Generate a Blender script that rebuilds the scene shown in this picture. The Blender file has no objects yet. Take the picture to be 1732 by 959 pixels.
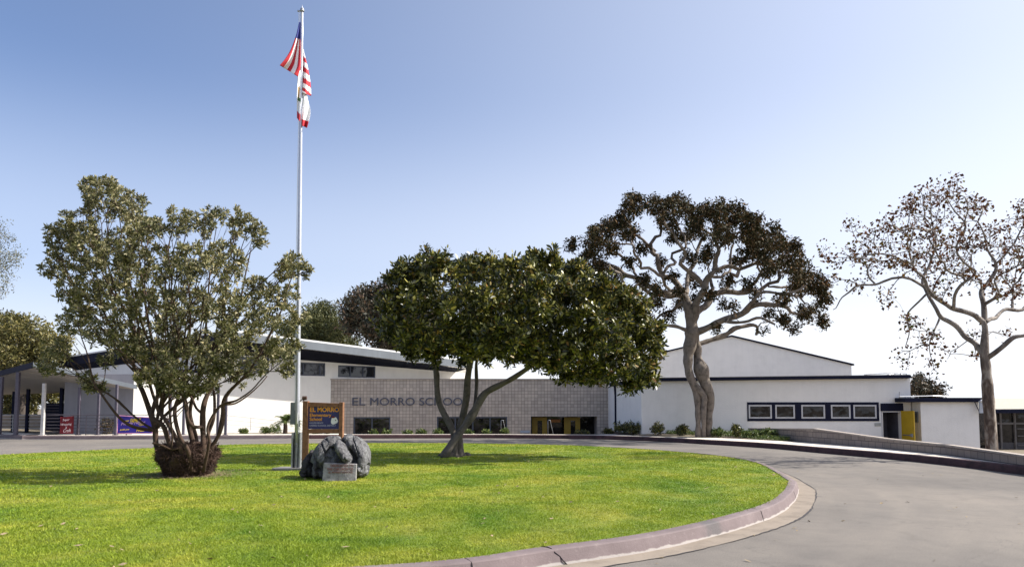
import bpy, bmesh, math, random
import numpy as np
from mathutils import Vector, Matrix, noise as mnoise
R = math.radians
random.seed(7)
scene = bpy.context.scene
C = scene.collection

# ------------------------------------------------------------------ camera
FPX, CX, CY, PITCH, EYE, SH = 1300.0, 866.0, 479.5, R(4.0), 1.6, 119.6
cam_d = bpy.data.cameras.new('camera'); cam = bpy.data.objects.new('camera', cam_d); C.objects.link(cam)
cam_d.sensor_width = 36; cam_d.lens = 36*FPX/1732; cam_d.shift_y = SH/1732
cam_d.clip_start = 0.1; cam_d.clip_end = 6000
cam.location = (0, 0, EYE); cam.rotation_euler = (math.pi/2+PITCH, 0, 0)
scene.camera = cam
scene.view_settings.view_transform = 'Standard'; scene.view_settings.look = 'None'
scene.view_settings.exposure = 0.8; scene.view_settings.gamma = 1

# ------------------------------------------------------------------ light
SUN_EL, SUN_AZ = R(42), R(87)          # azimuth clockwise from +Y (the view direction)
w = bpy.data.worlds.new('World'); scene.world = w; w.use_nodes = True
nt = w.node_tree; bg = nt.nodes['Background']
sky = nt.nodes.new('ShaderNodeTexSky'); sky.sky_type = 'NISHITA'; sky.sun_disc = False
sky.sun_elevation = SUN_EL; sky.sun_rotation = SUN_AZ
sky.air_density = 0.6; sky.dust_density = 3.0; sky.ozone_density = 3.0; sky.altitude = 20
# pale marine haze low over the horizon
tc = nt.nodes.new('ShaderNodeTexCoord'); sxyz = nt.nodes.new('ShaderNodeSeparateXYZ'); nt.links.new(tc.outputs['Generated'], sxyz.inputs[0])
hz = nt.nodes.new('ShaderNodeValToRGB'); hz.color_ramp.interpolation = 'EASE'
hz.color_ramp.elements[0].position = 0.0; hz.color_ramp.elements[0].color = (0.9,)*3+(1,)
hz.color_ramp.elements[1].position = 0.40; hz.color_ramp.elements[1].color = (0, 0, 0, 1)
e = hz.color_ramp.elements.new(0.18); e.color = (0.30,)*3+(1,)
nt.links.new(sxyz.outputs[2], hz.inputs[0])
sr = nt.nodes.new('ShaderNodeMapRange'); sr.interpolation_type = 'SMOOTHSTEP'; sr.inputs[1].default_value = -0.6; sr.inputs[2].default_value = 0.95; sr.inputs[4].default_value = 0.50
nt.links.new(sxyz.outputs[0], sr.inputs[0])          # thicker haze towards the sun's side
ada = nt.nodes.new('ShaderNodeMath'); ada.operation = 'ADD'; ada.use_clamp = True
nt.links.new(hz.outputs[0], ada.inputs[0]); nt.links.new(sr.outputs[0], ada.inputs[1])
mxw = nt.nodes.new('ShaderNodeMix'); mxw.data_type = 'RGBA'; nt.links.new(ada.outputs[0], mxw.inputs[0])
nt.links.new(sky.outputs[0], mxw.inputs[6]); mxw.inputs[7].default_value = (4.15, 4.3, 4.6, 1)
nt.links.new(mxw.outputs[2], bg.inputs[0]); bg.inputs[1].default_value = 0.147
sd = bpy.data.lights.new('sun', 'SUN'); sd.energy = 4.9; sd.angle = R(0.6); sd.color = (1, 0.95, 0.86)
sun = bpy.data.objects.new('sun', sd); C.objects.link(sun)
sdir = Vector((math.sin(SUN_AZ)*math.cos(SUN_EL), math.cos(SUN_AZ)*math.cos(SUN_EL), math.sin(SUN_EL)))
sun.rotation_euler = sdir.to_track_quat('Z', 'Y').to_euler()
sun.location = (30, 0, 30)

# ------------------------------------------------------------------ projection helpers
FW = Vector((0, math.cos(PITCH), math.sin(PITCH))); UP = Vector((0, -math.sin(PITCH), math.cos(PITCH)))
def ray(px, py):
    return FW + Vector((1, 0, 0))*((px-CX)/FPX) + UP*(-(py-CY-SH)/FPX)
def W(px, py, Y):
    d = ray(px, py); return Vector((0, 0, EYE)) + d*(Y/d.y)
def G(px, py, z=0.0):
    d = ray(px, py); return Vector((0, 0, EYE)) + d*((z-EYE)/d.z)
def hit(px, py, p0, p1):
    """pixel on the vertical plane through plan points p0,p1 -> (u along, z)"""
    d = ray(px, py); ex, ey = p1[0]-p0[0], p1[1]-p0[1]; L = math.hypot(ex, ey); ex /= L; ey /= L
    t = (p0[0]*ey - p0[1]*ex)/(d.x*ey - d.y*ex)
    x, y, z = d.x*t, d.y*t, EYE+d.z*t
    return ((x-p0[0])*ex+(y-p0[1])*ey, z)

# ------------------------------------------------------------------ materials
def nd(m, t, **k):
    n = m.node_tree.nodes.new(t)
    for a, b in k.items(): setattr(n, a, b)
    return n
def lk(m, a, b): m.node_tree.links.new(a, b)
def ramp(m, fac, stops):
    r = nd(m, 'ShaderNodeValToRGB'); e = r.color_ramp.elements
    while len(e) < len(stops): e.new(0.5)
    for i, (p, c) in enumerate(stops):
        e[i].position = p; e[i].color = (c[0], c[1], c[2], 1)
    lk(m, fac, r.inputs[0]); return r.outputs[0]
def noise(m, scale, detail=4, rough=0.55, co=None, dist=0.0):
    n = nd(m, 'ShaderNodeTexNoise'); n.inputs['Scale'].default_value = scale
    n.inputs['Detail'].default_value = detail; n.inputs['Roughness'].default_value = rough
    n.inputs['Distortion'].default_value = dist
    if co is None: co = nd(m, 'ShaderNodeNewGeometry').outputs['Position']
    lk(m, co, n.inputs['Vector']); return n.outputs[0]
def mixc(m, fac, a, b, mode='MIX'):
    x = nd(m, 'ShaderNodeMix', data_type='RGBA', blend_type=mode)
    if isinstance(fac, (int, float)): x.inputs[0].default_value = fac
    else: lk(m, fac, x.inputs[0])
    for s, v in ((6, a), (7, b)):
        if isinstance(v, tuple): x.inputs[s].default_value = (v[0], v[1], v[2], 1)
        else: lk(m, v, x.inputs[s])
    return x.outputs[2]
def bump(m, h, strength=0.3, dist=0.02):
    b = nd(m, 'ShaderNodeBump'); b.inputs['Strength'].default_value = strength; b.inputs['Distance'].default_value = dist
    lk(m, h, b.inputs['Height']); return b.outputs[0]
def mat(name, c, rough=0.7, var=0.12, scale=3.0, bmp=0.0, bscale=60, metal=0.0, spec=0.5, c2=None, streak=0.0):
    m = bpy.data.materials.new(name); m.use_nodes = True
    p = m.node_tree.nodes['Principled BSDF']
    p.inputs['Roughness'].default_value = rough; p.inputs['Metallic'].default_value = metal
    p.inputs['Specular IOR Level'].default_value = spec
    d = c2 if c2 else tuple(x*(1-var*2.2) for x in c)
    l = tuple(min(1, x*(1+var)) for x in c)
    col = ramp(m, noise(m, scale, 6, 0.65), [(0.3, d), (0.5, c), (0.72, l)])
    if streak:
        mp = nd(m, 'ShaderNodeMapping'); mp.inputs['Scale'].default_value = (4, 4, 0.25)
        lk(m, nd(m, 'ShaderNodeNewGeometry').outputs['Position'], mp.inputs[0])
        st = ramp(m, noise(m, 1.2, 5, 0.7, mp.outputs[0]), [(0.35, (1-streak,)*3), (0.62, (1, 1, 1))])
        col = mixc(m, 1.0, col, st, 'MULTIPLY')
    lk(m, col, p.inputs['Base Color'])
    if bmp: lk(m, bump(m, noise(m, bscale, 4), bmp, 0.01), p.inputs['Normal'])
    return m

M = {}
M['stucco'] = mat('white_stucco', (0.80, 0.78, 0.755), 0.9, 0.03, 1.3, 0.8, 18, streak=0.03)
M['stucco_warm'] = mat('cream_stucco', (0.82, 0.79, 0.73), 0.9, 0.03, 1.3, 0.6, 30, streak=0.03)
M['stucco_shade'] = mat('shade_grey_stucco', (0.26, 0.26, 0.29), 0.9, 0.04, 1.3, 0.4, 40, streak=0.08)  # shade on the low wing's front wall is put into this grey
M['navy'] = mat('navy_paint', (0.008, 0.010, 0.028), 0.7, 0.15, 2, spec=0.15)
M['navy_soffit'] = mat('dark_soffit', (0.012, 0.014, 0.026), 0.9, 0.1, 2, spec=0.1)
M['fascia'] = mat('pale_fascia', (0.165, 0.185, 0.21), 0.6, 0.05, 1, streak=0.1)
M['white_trim'] = mat('white_trim', (0.78, 0.78, 0.77), 0.5, 0.04, 4)
M['win_white'] = mat('window_white_frame', (0.5, 0.5, 0.52), 0.5, 0.05, 6)
M['frame'] = mat('blue_grey_frame', (0.045, 0.055, 0.085), 0.4, 0.1, 5)
M['roofing'] = mat('gravel_roofing', (0.36, 0.33, 0.29), 0.95, 0.15, 8, 0.5, 90)
M['shingle'] = mat('tan_roofing', (0.42, 0.38, 0.32), 0.95, 0.08, 6, 0.4, 50)
M['soffit'] = mat('tan_soffit', (0.40, 0.37, 0.34), 0.8, 0.06, 2)
M['yellow'] = mat('yellow_door_paint', (0.55, 0.36, 0.018), 0.5, 0.06, 3)
M['yellow_shade'] = mat('shaded_yellow_door_paint', (0.33, 0.215, 0.012), 0.5, 0.06, 3)  # same yellow doors, with the shade of the recess put into the paint
M['black'] = mat('black_void', (0.008, 0.008, 0.011), 0.8, 0.2, 2, spec=0.2)
M['galv'] = mat('galvanised_metal', (0.36, 0.37, 0.40), 0.45, 0.12, 12, metal=0.6)
M['pole'] = mat('flagpole_metal', (0.52, 0.54, 0.60), 0.38, 0.08, 20, metal=0.5)
M['greybox'] = mat('grey_box_paint', (0.17, 0.19, 0.22), 0.5, 0.1, 8)
M['post'] = mat('purple_grey_post', (0.085, 0.075, 0.10), 0.5, 0.12, 6)
M['rail'] = mat('rail_paint', (0.09, 0.08, 0.10), 0.5, 0.1, 6)
M['rail_pale'] = mat('pale_rail', (0.5, 0.48, 0.46), 0.5, 0.1, 6)
M['wood'] = mat('redwood_frame', (0.21, 0.098, 0.048), 0.75, 0.2, 14, 0.4, 60, c2=(0.10, 0.045, 0.024))
M['wood_dark'] = mat('dark_redwood', (0.06, 0.028, 0.018), 0.75, 0.2, 14)
M['signblue'] = mat('sign_blue_paint', (0.022, 0.024, 0.13), 0.45, 0.15, 15)
M['orange'] = mat('orange_lettering', (0.85, 0.36, 0.02), 0.5, 0.05, 15)
M['dimwhite'] = mat('pale_lettering', (0.42, 0.42, 0.55), 0.5, 0.1, 15)
M['emblem'] = mat('emblem_white', (0.8, 0.8, 0.8), 0.5, 0.03, 9)
M['red'] = mat('red_cloth', (0.15, 0.006, 0.012), 0.8, 0.1, 5)  # kept dark so the colour carries the canopy's shade on the banner
M['flagred'] = mat('flag_red', (0.5, 0.02, 0.035), 0.8, 0.08, 5)
M['flagwhite'] = mat('flag_white', (0.85, 0.85, 0.86), 0.8, 0.02, 5)
M['flagblue'] = mat('flag_blue', (0.03, 0.04, 0.22), 0.8, 0.08, 5)
M['flagbrown'] = mat('flag_brown', (0.35, 0.22, 0.08), 0.8, 0.1, 30)
M['flaggreen'] = mat('flag_green', (0.08, 0.16, 0.06), 0.8, 0.1, 30)
M['purple'] = mat('purple_vinyl', (0.03, 0.015, 0.30), 0.5, 0.15, 4)
M['lettering'] = mat('blue_grey_letters', (0.085, 0.09, 0.125), 0.5, 0.05, 4)
M['bannerwhite'] = mat('banner_white', (0.75, 0.62, 0.62), 0.6, 0.1, 10)
M['banneryellow'] = mat('banner_yellow', (0.85, 0.6, 0.02), 0.6, 0.05, 10)
M['bannerpink'] = mat('banner_pink', (0.55, 0.35, 0.6), 0.6, 0.1, 10)
M['bark_grey'] = mat('smooth_grey_bark', (0.115, 0.098, 0.086), 0.85, 0.25, 5, 0.6, 30)
M['bark_ficus'] = mat('ficus_bark', (0.165, 0.135, 0.11), 0.85, 0.3, 5, 0.9, 18)
M['bark_bush'] = mat('brown_bark', (0.060, 0.034, 0.022), 0.9, 0.3, 9, 1.0, 40, c2=(0.02, 0.012, 0.008))
M['bark_dark'] = mat('dark_bark', (0.07, 0.055, 0.045), 0.9, 0.25, 4)
M['root'] = mat('fibrous_root_mass', (0.045, 0.024, 0.017), 0.95, 0.3, 18, 1.0, 50, c2=(0.012, 0.007, 0.006))
M['rooth'] = mat('dry_root_fibre', (0.065, 0.034, 0.024), 0.9, 0.3, 9, c2=(0.012, 0.007, 0.006))
M['soil'] = mat('planting_soil', (0.085, 0.062, 0.042), 0.95, 0.3, 5, 0.8, 40)
M['stone_cap'] = mat('wall_cap_concrete', (0.36, 0.31, 0.27), 0.9, 0.1, 6, 0.4, 60)
M['slab'] = mat('concrete_slab', (0.33, 0.31, 0.28), 0.9, 0.15, 5, 0.4, 60)
M['plaque'] = mat('plaque_white', (0.24, 0.23, 0.228), 0.85, 0.3, 9, 0.9, 30, c2=(0.09, 0.08, 0.08))
M['plaque_red'] = mat('plaque_faded_red', (0.22, 0.10, 0.09), 0.8, 0.2, 20)
M['mulch'] = mat('dead_thatch', (0.25, 0.19, 0.11), 0.95, 0.3, 20, 0.8, 60)

# sycamore bark: pale with brown plates low on the trunk
m = bpy.data.materials.new('mottled_sycamore_bark'); m.use_nodes = True; M['bark_syc'] = m
p = m.node_tree.nodes['Principled BSDF']; p.inputs['Roughness'].default_value = 0.85
g = nd(m, 'ShaderNodeNewGeometry'); mp = nd(m, 'ShaderNodeMapping'); mp.inputs['Scale'].default_value = (1, 1, 0.35)
lk(m, g.outputs['Position'], mp.inputs[0])
base = ramp(m, noise(m, 5.5, 5, 0.6, mp.outputs[0], 0.4), [(0.42, (0.060, 0.040, 0.030)), (0.50, (0.12, 0.085, 0.065)), (0.60, (0.27, 0.235, 0.20))])
top = ramp(m, noise(m, 4, 5, 0.6, mp.outputs[0]), [(0.38, (0.11, 0.09, 0.078)), (0.62, (0.29, 0.255, 0.225))])
sx = nd(m, 'ShaderNodeSeparateXYZ'); lk(m, g.outputs['Position'], sx.inputs[0])
mr = nd(m, 'ShaderNodeMapRange'); mr.inputs[1].default_value = 2.4; mr.inputs[2].default_value = 4.2; lk(m, sx.outputs[2], mr.inputs[0])
lk(m, mixc(m, mr.outputs[0], base, top), p.inputs['Base Color'])
lk(m, bump(m, noise(m, 22, 5, 0.6, mp.outputs[0]), 0.8, 0.03), p.inputs['Normal'])

# dark window glass
m = bpy.data.materials.new('dark_glass'); m.use_nodes = True; M['glass'] = m
p = m.node_tree.nodes['Principled BSDF']; p.inputs['Base Color'].default_value = (0.006, 0.007, 0.010, 1)
p.inputs['Roughness'].default_value = 0.04; p.inputs['Specular IOR Level'].default_value = 0.35; lk(m, ramp(m, noise(m, 2.2, 3, .6), [(.4, (.004, .004, .006)), (.62, (.03, .027, .026))]), p.inputs['Base Color']); lk(m, bump(m, noise(m, 1.3, 2), .25, .05), p.inputs['Normal'])  # noise in the base colour stands in for blinds and uneven reflections
m = bpy.data.materials.new('mirror_glass'); m.use_nodes = True; M['glass_hi'] = m
p = m.node_tree.nodes['Principled BSDF']; p.inputs['Base Color'].default_value = (0.012, 0.014, 0.02, 1)
p.inputs['Roughness'].default_value = 0.02; p.inputs['Specular IOR Level'].default_value = 0.7

def block_mat(name, bw, rh, c, mortar, off=0.0, ms=0.012):
    m = bpy.data.materials.new(name); m.use_nodes = True
    p = m.node_tree.nodes['Principled BSDF']; p.inputs['Roughness'].default_value = 0.92
    uv = nd(m, 'ShaderNodeUVMap')
    b = nd(m, 'ShaderNodeTexBrick'); b.offset = off; b.offset_frequency = 2
    b.inputs['Scale'].default_value = 1; b.inputs['Brick Width'].default_value = bw; b.inputs['Row Height'].default_value = rh
    b.inputs['Mortar Size'].default_value = ms; b.inputs['Mortar Smooth'].default_value = 0.2; b.inputs['Bias'].default_value = 0
    b.inputs['Color1'].default_value = (*[x*0.86 for x in c], 1); b.inputs['Color2'].default_value = (*[x*1.12 for x in c], 1)
    b.inputs['Mortar'].default_value = (*mortar, 1)
    lk(m, uv.outputs[0], b.inputs['Vector'])
    n = ramp(m, noise(m, 0.5, 6, 0.6), [(0.3, (0.84, 0.83, 0.84)), (0.7, (1.08, 1.06, 1.03))])
    n2 = ramp(m, noise(m, 40, 3, 0.6), [(0.3, (0.88,)*3), (0.7, (1.08,)*3)])
    lk(m, mixc(m, 1.0, mixc(m, 1.0, b.outputs[0], n, 'MULTIPLY'), n2, 'MULTIPLY'), p.inputs['Base Color'])
    lk(m, bump(m, b.outputs['Fac'], -0.5, 0.01), p.inputs['Normal']); return m
M['block'] = block_mat('tan_concrete_block', 0.205, 0.205, (0.50, 0.44, 0.385), (0.21, 0.185, 0.175))
M['block_low'] = block_mat('retaining_block', 0.41, 0.21, (0.27, 0.225, 0.195), (0.10, 0.08, 0.075), 0.5, 0.012)

# asphalt
m = bpy.data.materials.new('worn_asphalt'); m.use_nodes = True; M['asphalt'] = m
p = m.node_tree.nodes['Principled BSDF']; p.inputs['Roughness'].default_value = 0.88; p.inputs['Specular IOR Level'].default_value = 0.3
big = ramp(m, noise(m, 0.22, 5, 0.55, None, 0.6), [(0.35, (0.132, 0.120, 0.109)), (0.5, (0.162, 0.146, 0.130)), (0.68, (0.188, 0.167, 0.146))])
mid = ramp(m, noise(m, 1.7, 6, 0.7, None, 0.8), [(0.3, (0.84,)*3), (0.5, (0.98,)*3), (0.72, (1.10, 1.09, 1.07))])
fine = ramp(m, noise(m, 70, 4, 0.8), [(0.28, (0.5,)*3), (0.5, (1.0,)*3), (0.72, (1.45,)*3)])
# tyre streaks bending round the island
g = nd(m, 'ShaderNodeNewGeometry'); vm = nd(m, 'ShaderNodeVectorMath', operation='SUBTRACT'); vm.inputs[1].default_value = (-6, 18, 0)
lk(m, g.outputs['Position'], vm.inputs[0]); ln = nd(m, 'ShaderNodeVectorMath', operation='LENGTH'); lk(m, vm.outputs[0], ln.inputs[0])
cb = nd(m, 'ShaderNodeCombineXYZ'); lk(m, ln.outputs['Value'], cb.inputs[0])
nn = nd(m, 'ShaderNodeTexNoise'); nn.inputs['Scale'].default_value = 1.6; nn.inputs['Detail'].default_value = 6
ad = nd(m, 'ShaderNodeVectorMath', operation='ADD'); sc = nd(m, 'ShaderNodeVectorMath', operation='SCALE'); sc.inputs['Scale'].default_value = 0.07
lk(m, g.outputs['Position'], sc.inputs[0]); lk(m, cb.outputs[0], ad.inputs[0]); lk(m, sc.outputs[0], ad.inputs[1]); lk(m, ad.outputs[0], nn.inputs['Vector'])
st = ramp(m, nn.outputs[0], [(0.35, (0.92, 0.92, 0.93)), (0.6, (1.05, 1.04, 1.03))])
c = mixc(m, 1.0, mixc(m, 1.0, mixc(m, 1.0, big, mid, 'MULTIPLY'), fine, 'MULTIPLY'), st, 'MULTIPLY')
# sparse dark oil spots
vo = nd(m, 'ShaderNodeTexVoronoi'); vo.inputs['Scale'].default_value = 0.9; lk(m, g.outputs['Position'], vo.inputs['Vector'])
sp = ramp(m, vo.outputs['Distance'], [(0.02, (1, 1, 1)), (0.09, (0, 0, 0))])
c = mixc(m, sp, c, (0.11, 0.10, 0.095))
# hairline cracks
v2 = nd(m, 'ShaderNodeTexVoronoi', feature='DISTANCE_TO_EDGE'); v2.inputs['Scale'].default_value = 0.33
ds = nd(m, 'ShaderNodeVectorMath', operation='ADD'); nz = nd(m, 'ShaderNodeTexNoise'); nz.inputs['Scale'].default_value = 1.5; nz.inputs['Detail'].default_value = 5
lk(m, g.outputs['Position'], nz.inputs['Vector']); lk(m, g.outputs['Position'], ds.inputs[0]); lk(m, nz.outputs['Color'], ds.inputs[1]); lk(m, ds.outputs[0], v2.inputs['Vector'])
ck = ramp(m, v2.outputs['Distance'], [(0.0, (0.45,)*3), (0.004, (0, 0, 0))])
c = mixc(m, ck, c, (0.08, 0.075, 0.07))
lk(m, c, p.inputs['Base Color']); lk(m, bump(m, noise(m, 120, 3, 0.7), 0.35, 0.006), p.inputs['Normal'])

M['sidewalk'] = mat('sunlit_concrete', (0.60, 0.55, 0.48), 0.9, 0.1, 2, 0.3, 60)
M['gutter'] = mat('tan_gutter_concrete', (0.215, 0.178, 0.142), 0.92, 0.12, 2.5, 0.5, 70, c2=(0.15, 0.122, 0.096))
M['ground'] = mat('dry_ground', (0.16, 0.13, 0.09), 0.95, 0.25, 1.5, 0.6, 30)
# worn pink kerb paint
m = bpy.data.materials.new('worn_pink_kerb_paint'); m.use_nodes = True; M['kerb'] = m
p = m.node_tree.nodes['Principled BSDF']; p.inputs['Roughness'].default_value = 0.8
a = ramp(m, noise(m, 1.4, 6, 0.65), [(0.3, (0.110, 0.082, 0.083)), (0.55, (0.148, 0.113, 0.115)), (0.75, (0.205, 0.164, 0.163))])
b = ramp(m, noise(m, 13, 6, 0.75), [(0.58, (0, 0, 0)), (0.72, (0.45,)*3)])
c = mixc(m, b, a, (0.31, 0.26, 0.245))
d = ramp(m, noise(m, 0.45, 3, 0.5), [(0.62, (0, 0, 0)), (0.70, (0.6,)*3)])
c = mixc(m, d, c, (0.17, 0.15, 0.15))
# a scraped grey stretch, and bare concrete along the foot
g = nd(m, 'ShaderNodeNewGeometry'); vd = nd(m, 'ShaderNodeVectorMath', operation='DISTANCE'); kq = G(1203, 893, .1); vd.inputs[1].default_value = tuple(kq)
nzv = nd(m, 'ShaderNodeTexNoise'); nzv.inputs['Scale'].default_value = 6; nzv.inputs['Detail'].default_value = 5; lk(m, g.outputs['Position'], nzv.inputs['Vector'])
lk(m, g.outputs['Position'], vd.inputs[0]); ma = nd(m, 'ShaderNodeMath', operation='MULTIPLY_ADD'); lk(m, nzv.outputs[0], ma.inputs[0]); ma.inputs[1].default_value = 0.5; lk(m, vd.outputs['Value'], ma.inputs[2])
pf = ramp(m, ma.outputs[0], [(0.36, (0.75,)*3), (0.55, (0, 0, 0))]); c = mixc(m, pf, c, (0.085, 0.080, 0.082))
sx = nd(m, 'ShaderNodeSeparateXYZ'); lk(m, g.outputs['Position'], sx.inputs[0]); m2 = nd(m, 'ShaderNodeMath', operation='MULTIPLY_ADD'); lk(m, nzv.outputs[0], m2.inputs[0]); m2.inputs[1].default_value = -0.06; lk(m, sx.outputs[2], m2.inputs[2])
ff = ramp(m, m2.outputs[0], [(0.0, (0.8,)*3), (0.012, (0, 0, 0))]); c = mixc(m, ff, c, (0.36, 0.33, 0.31))
lk(m, c, p.inputs['Base Color']); lk(m, bump(m, noise(m, 45, 5, 0.7), 0.5, 0.01), p.inputs['Normal'])
M['kerb_dark'] = mat('dark_maroon_kerb_paint', (0.060, 0.026, 0.028), 0.8, 0.3, 3, 0.4, 40)

# lawn colours
def grass_mat(name, trans):
    m = bpy.data.materials.new(name); m.use_nodes = True
    p = m.node_tree.nodes['Principled BSDF']; p.inputs['Roughness'].default_value = 0.6; p.inputs['Specular IOR Level'].default_value = 0.25
    a = ramp(m, noise(m, 0.55, 5, 0.6, None, 0.5), [(0.30, (0.120, 0.215, 0.016)), (0.5, (0.225, 0.290, 0.026)), (0.70, (0.365, 0.365, 0.055))])
    b = ramp(m, noise(m, 3.2, 5, 0.7), [(0.3, (0.66, 0.72, 0.7)), (0.48, (0.97, 0.98, 0.97)), (0.70, (1.2, 1.13, 1.15))])
    c = mixc(m, 1.0, a, b, 'MULTIPLY')
    dry = ramp(m, noise(m, 1.1, 6, 0.75, None, 1.0), [(0.60, (0, 0, 0)), (0.74, (0.55,)*3)])
    c = mixc(m, dry, c, (0.30, 0.27, 0.09))
    if trans:
        at = nd(m, 'ShaderNodeAttribute'); at.attribute_name = 'rnd'
        v = ramp(m, at.outputs['Fac'], [(0, (0.75, 0.8, 0.7)), (0.5, (1.05, 1.05, 1)), (0.9, (1.3, 1.25, 1.2)), (1, (1.6, 1.45, 1.8))])
        c = mixc(m, 1.0, c, v, 'MULTIPLY')
        t = nd(m, 'ShaderNodeBsdfTranslucent'); lk(m, c, t.inputs[0])
        mx = nd(m, 'ShaderNodeMixShader'); mx.inputs[0].default_value = 0.34
        lk(m, p.outputs[0], mx.inputs[1]); lk(m, t.outputs[0], mx.inputs[2])
        lk(m, mx.outputs[0], m.node_tree.nodes['Material Output'].inputs[0])
    else:
        f = ramp(m, noise(m, 55, 4, 0.8), [(0.3, (0.5,)*3), (0.7, (1.2,)*3)])
        c = mixc(m, 1.0, c, f, 'MULTIPLY')
        lk(m, bump(m, noise(m, 60, 4, 0.8), 1.0, 0.03), p.inputs['Normal'])
    lk(m, c, p.inputs['Base Color']); return m
M['lawn'] = grass_mat('lawn_turf', False); M['blade'] = grass_mat('grass_blades', True)

def leaf_mat(name, stops, rough=0.45, trans=0.25, spec=0.5):
    m = bpy.data.materials.new(name); m.use_nodes = True
    p = m.node_tree.nodes['Principled BSDF']; p.inputs['Roughness'].default_value = rough; p.inputs['Specular IOR Level'].default_value = spec
    at = nd(m, 'ShaderNodeAttribute'); at.attribute_name = 'rnd'
    c = ramp(m, at.outputs['Fac'], stops)
    cl = ramp(m, noise(m, 1.1, 3, 0.5), [(0.3, (0.78, 0.80, 0.85)), (0.7, (1.2, 1.15, 1.0))])
    c = mixc(m, 1.0, c, cl, 'MULTIPLY')
    lk(m, c, p.inputs['Base Color'])
    t = nd(m, 'ShaderNodeBsdfTranslucent'); lk(m, c, t.inputs[0])
    mx = nd(m, 'ShaderNodeMixShader'); mx.inputs[0].default_value = trans
    lk(m, p.outputs[0], mx.inputs[1]); lk(m, t.outputs[0], mx.inputs[2])
    lk(m, mx.outputs[0], m.node_tree.nodes['Material Output'].inputs[0]); return m
M['leaf_bush'] = leaf_mat('grey_green_leaves', [(0, (0.045, 0.055, 0.02)), (0.4, (0.115, 0.118, 0.042)), (0.75, (0.25, 0.235, 0.11)), (1, (0.46, 0.40, 0.25))], 0.55, 0.22)
M['leaf_mag'] = leaf_mat('glossy_broad_leaves', [(0, (0.012, 0.018, 0.006)), (0.45, (0.040, 0.050, 0.012)), (0.74, (0.15, 0.155, 0.026)), (0.92, (0.36, 0.33, 0.08)), (1, (0.22, 0.11, 0.03))], 0.40, 0.14, 0.5)
M['leaf_ficus'] = leaf_mat('dark_ficus_leaves', [(0, (0.018, 0.020, 0.010)), (0.5, (0.045, 0.042, 0.018)), (0.85, (0.10, 0.062, 0.03)), (1, (0.16, 0.095, 0.045))], 0.7, 0.06, 0.12)
M['leaf_syc'] = leaf_mat('dry_brown_leaves', [(0, (0.045, 0.022, 0.015)), (0.6, (0.135, 0.055, 0.028)), (0.9, (0.18, 0.105, 0.03)), (1, (0.11, 0.12, 0.03))], 0.8, 0.15, 0.1)
M['leaf_olive'] = leaf_mat('olive_yellow_leaves', [(0, (0.045, 0.05, 0.015)), (0.5, (0.12, 0.115, 0.03)), (1, (0.24, 0.20, 0.07))], 0.6, 0.25)
M['leaf_pine'] = leaf_mat('dark_olive_needles', [(0, (0.028, 0.038, 0.010)), (0.6, (0.070, 0.080, 0.020)), (1, (0.13, 0.125, 0.04))], 0.7, 0.15)
M['leaf_euc'] = leaf_mat('brownish_dark_leaves', [(0, (0.015, 0.02, 0.010)), (0.6, (0.040, 0.036, 0.020)), (1, (0.13, 0.075, 0.04))], 0.6, 0.15)
M['leaf_shrub'] = leaf_mat('fresh_green_leaves', [(0, (0.03, 0.06, 0.012)), (0.6, (0.08, 0.13, 0.025)), (1, (0.2, 0.22, 0.06))], 0.5, 0.25)
M['leaf_grey'] = leaf_mat('pale_grey_leaves', [(0, (0.06, 0.07, 0.04)), (0.6, (0.13, 0.14, 0.09)), (1, (0.22, 0.2, 0.13))], 0.6, 0.25)

# carved rock
m = bpy.data.materials.new('carved_grey_rock'); m.use_nodes = True; M['rock'] = m
p = m.node_tree.nodes['Principled BSDF']; p.inputs['Roughness'].default_value = 0.7
mpr = nd(m, 'ShaderNodeMapping'); mpr.inputs['Scale'].default_value = (1.6, 1, .55); mpr.inputs['Rotation'].default_value = (0, .5, 0); lk(m, nd(m, 'ShaderNodeNewGeometry').outputs['Position'], mpr.inputs[0])
a = ramp(m, noise(m, 4.2, 8, 0.72, mpr.outputs[0], 1.2), [(0.34, (0.020, 0.018, 0.021)), (0.45, (0.070, 0.068, 0.074)), (0.56, (0.145, 0.145, 0.152)), (0.72, (0.29, 0.29, 0.30))])
lk(m, a, p.inputs['Base Color']); lk(m, bump(m, noise(m, 9, 8, 0.75, None, 0.6), 1.0, 0.06), p.inputs['Normal'])
M['rock_shade_seam'] = mat('shaded_rock_and_seam', (0.035, 0.032, 0.036), 0.9, 0.3, 6, 1.0, 22)  # boulder's left side with its shade in the colour; also the gutter seam

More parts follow.
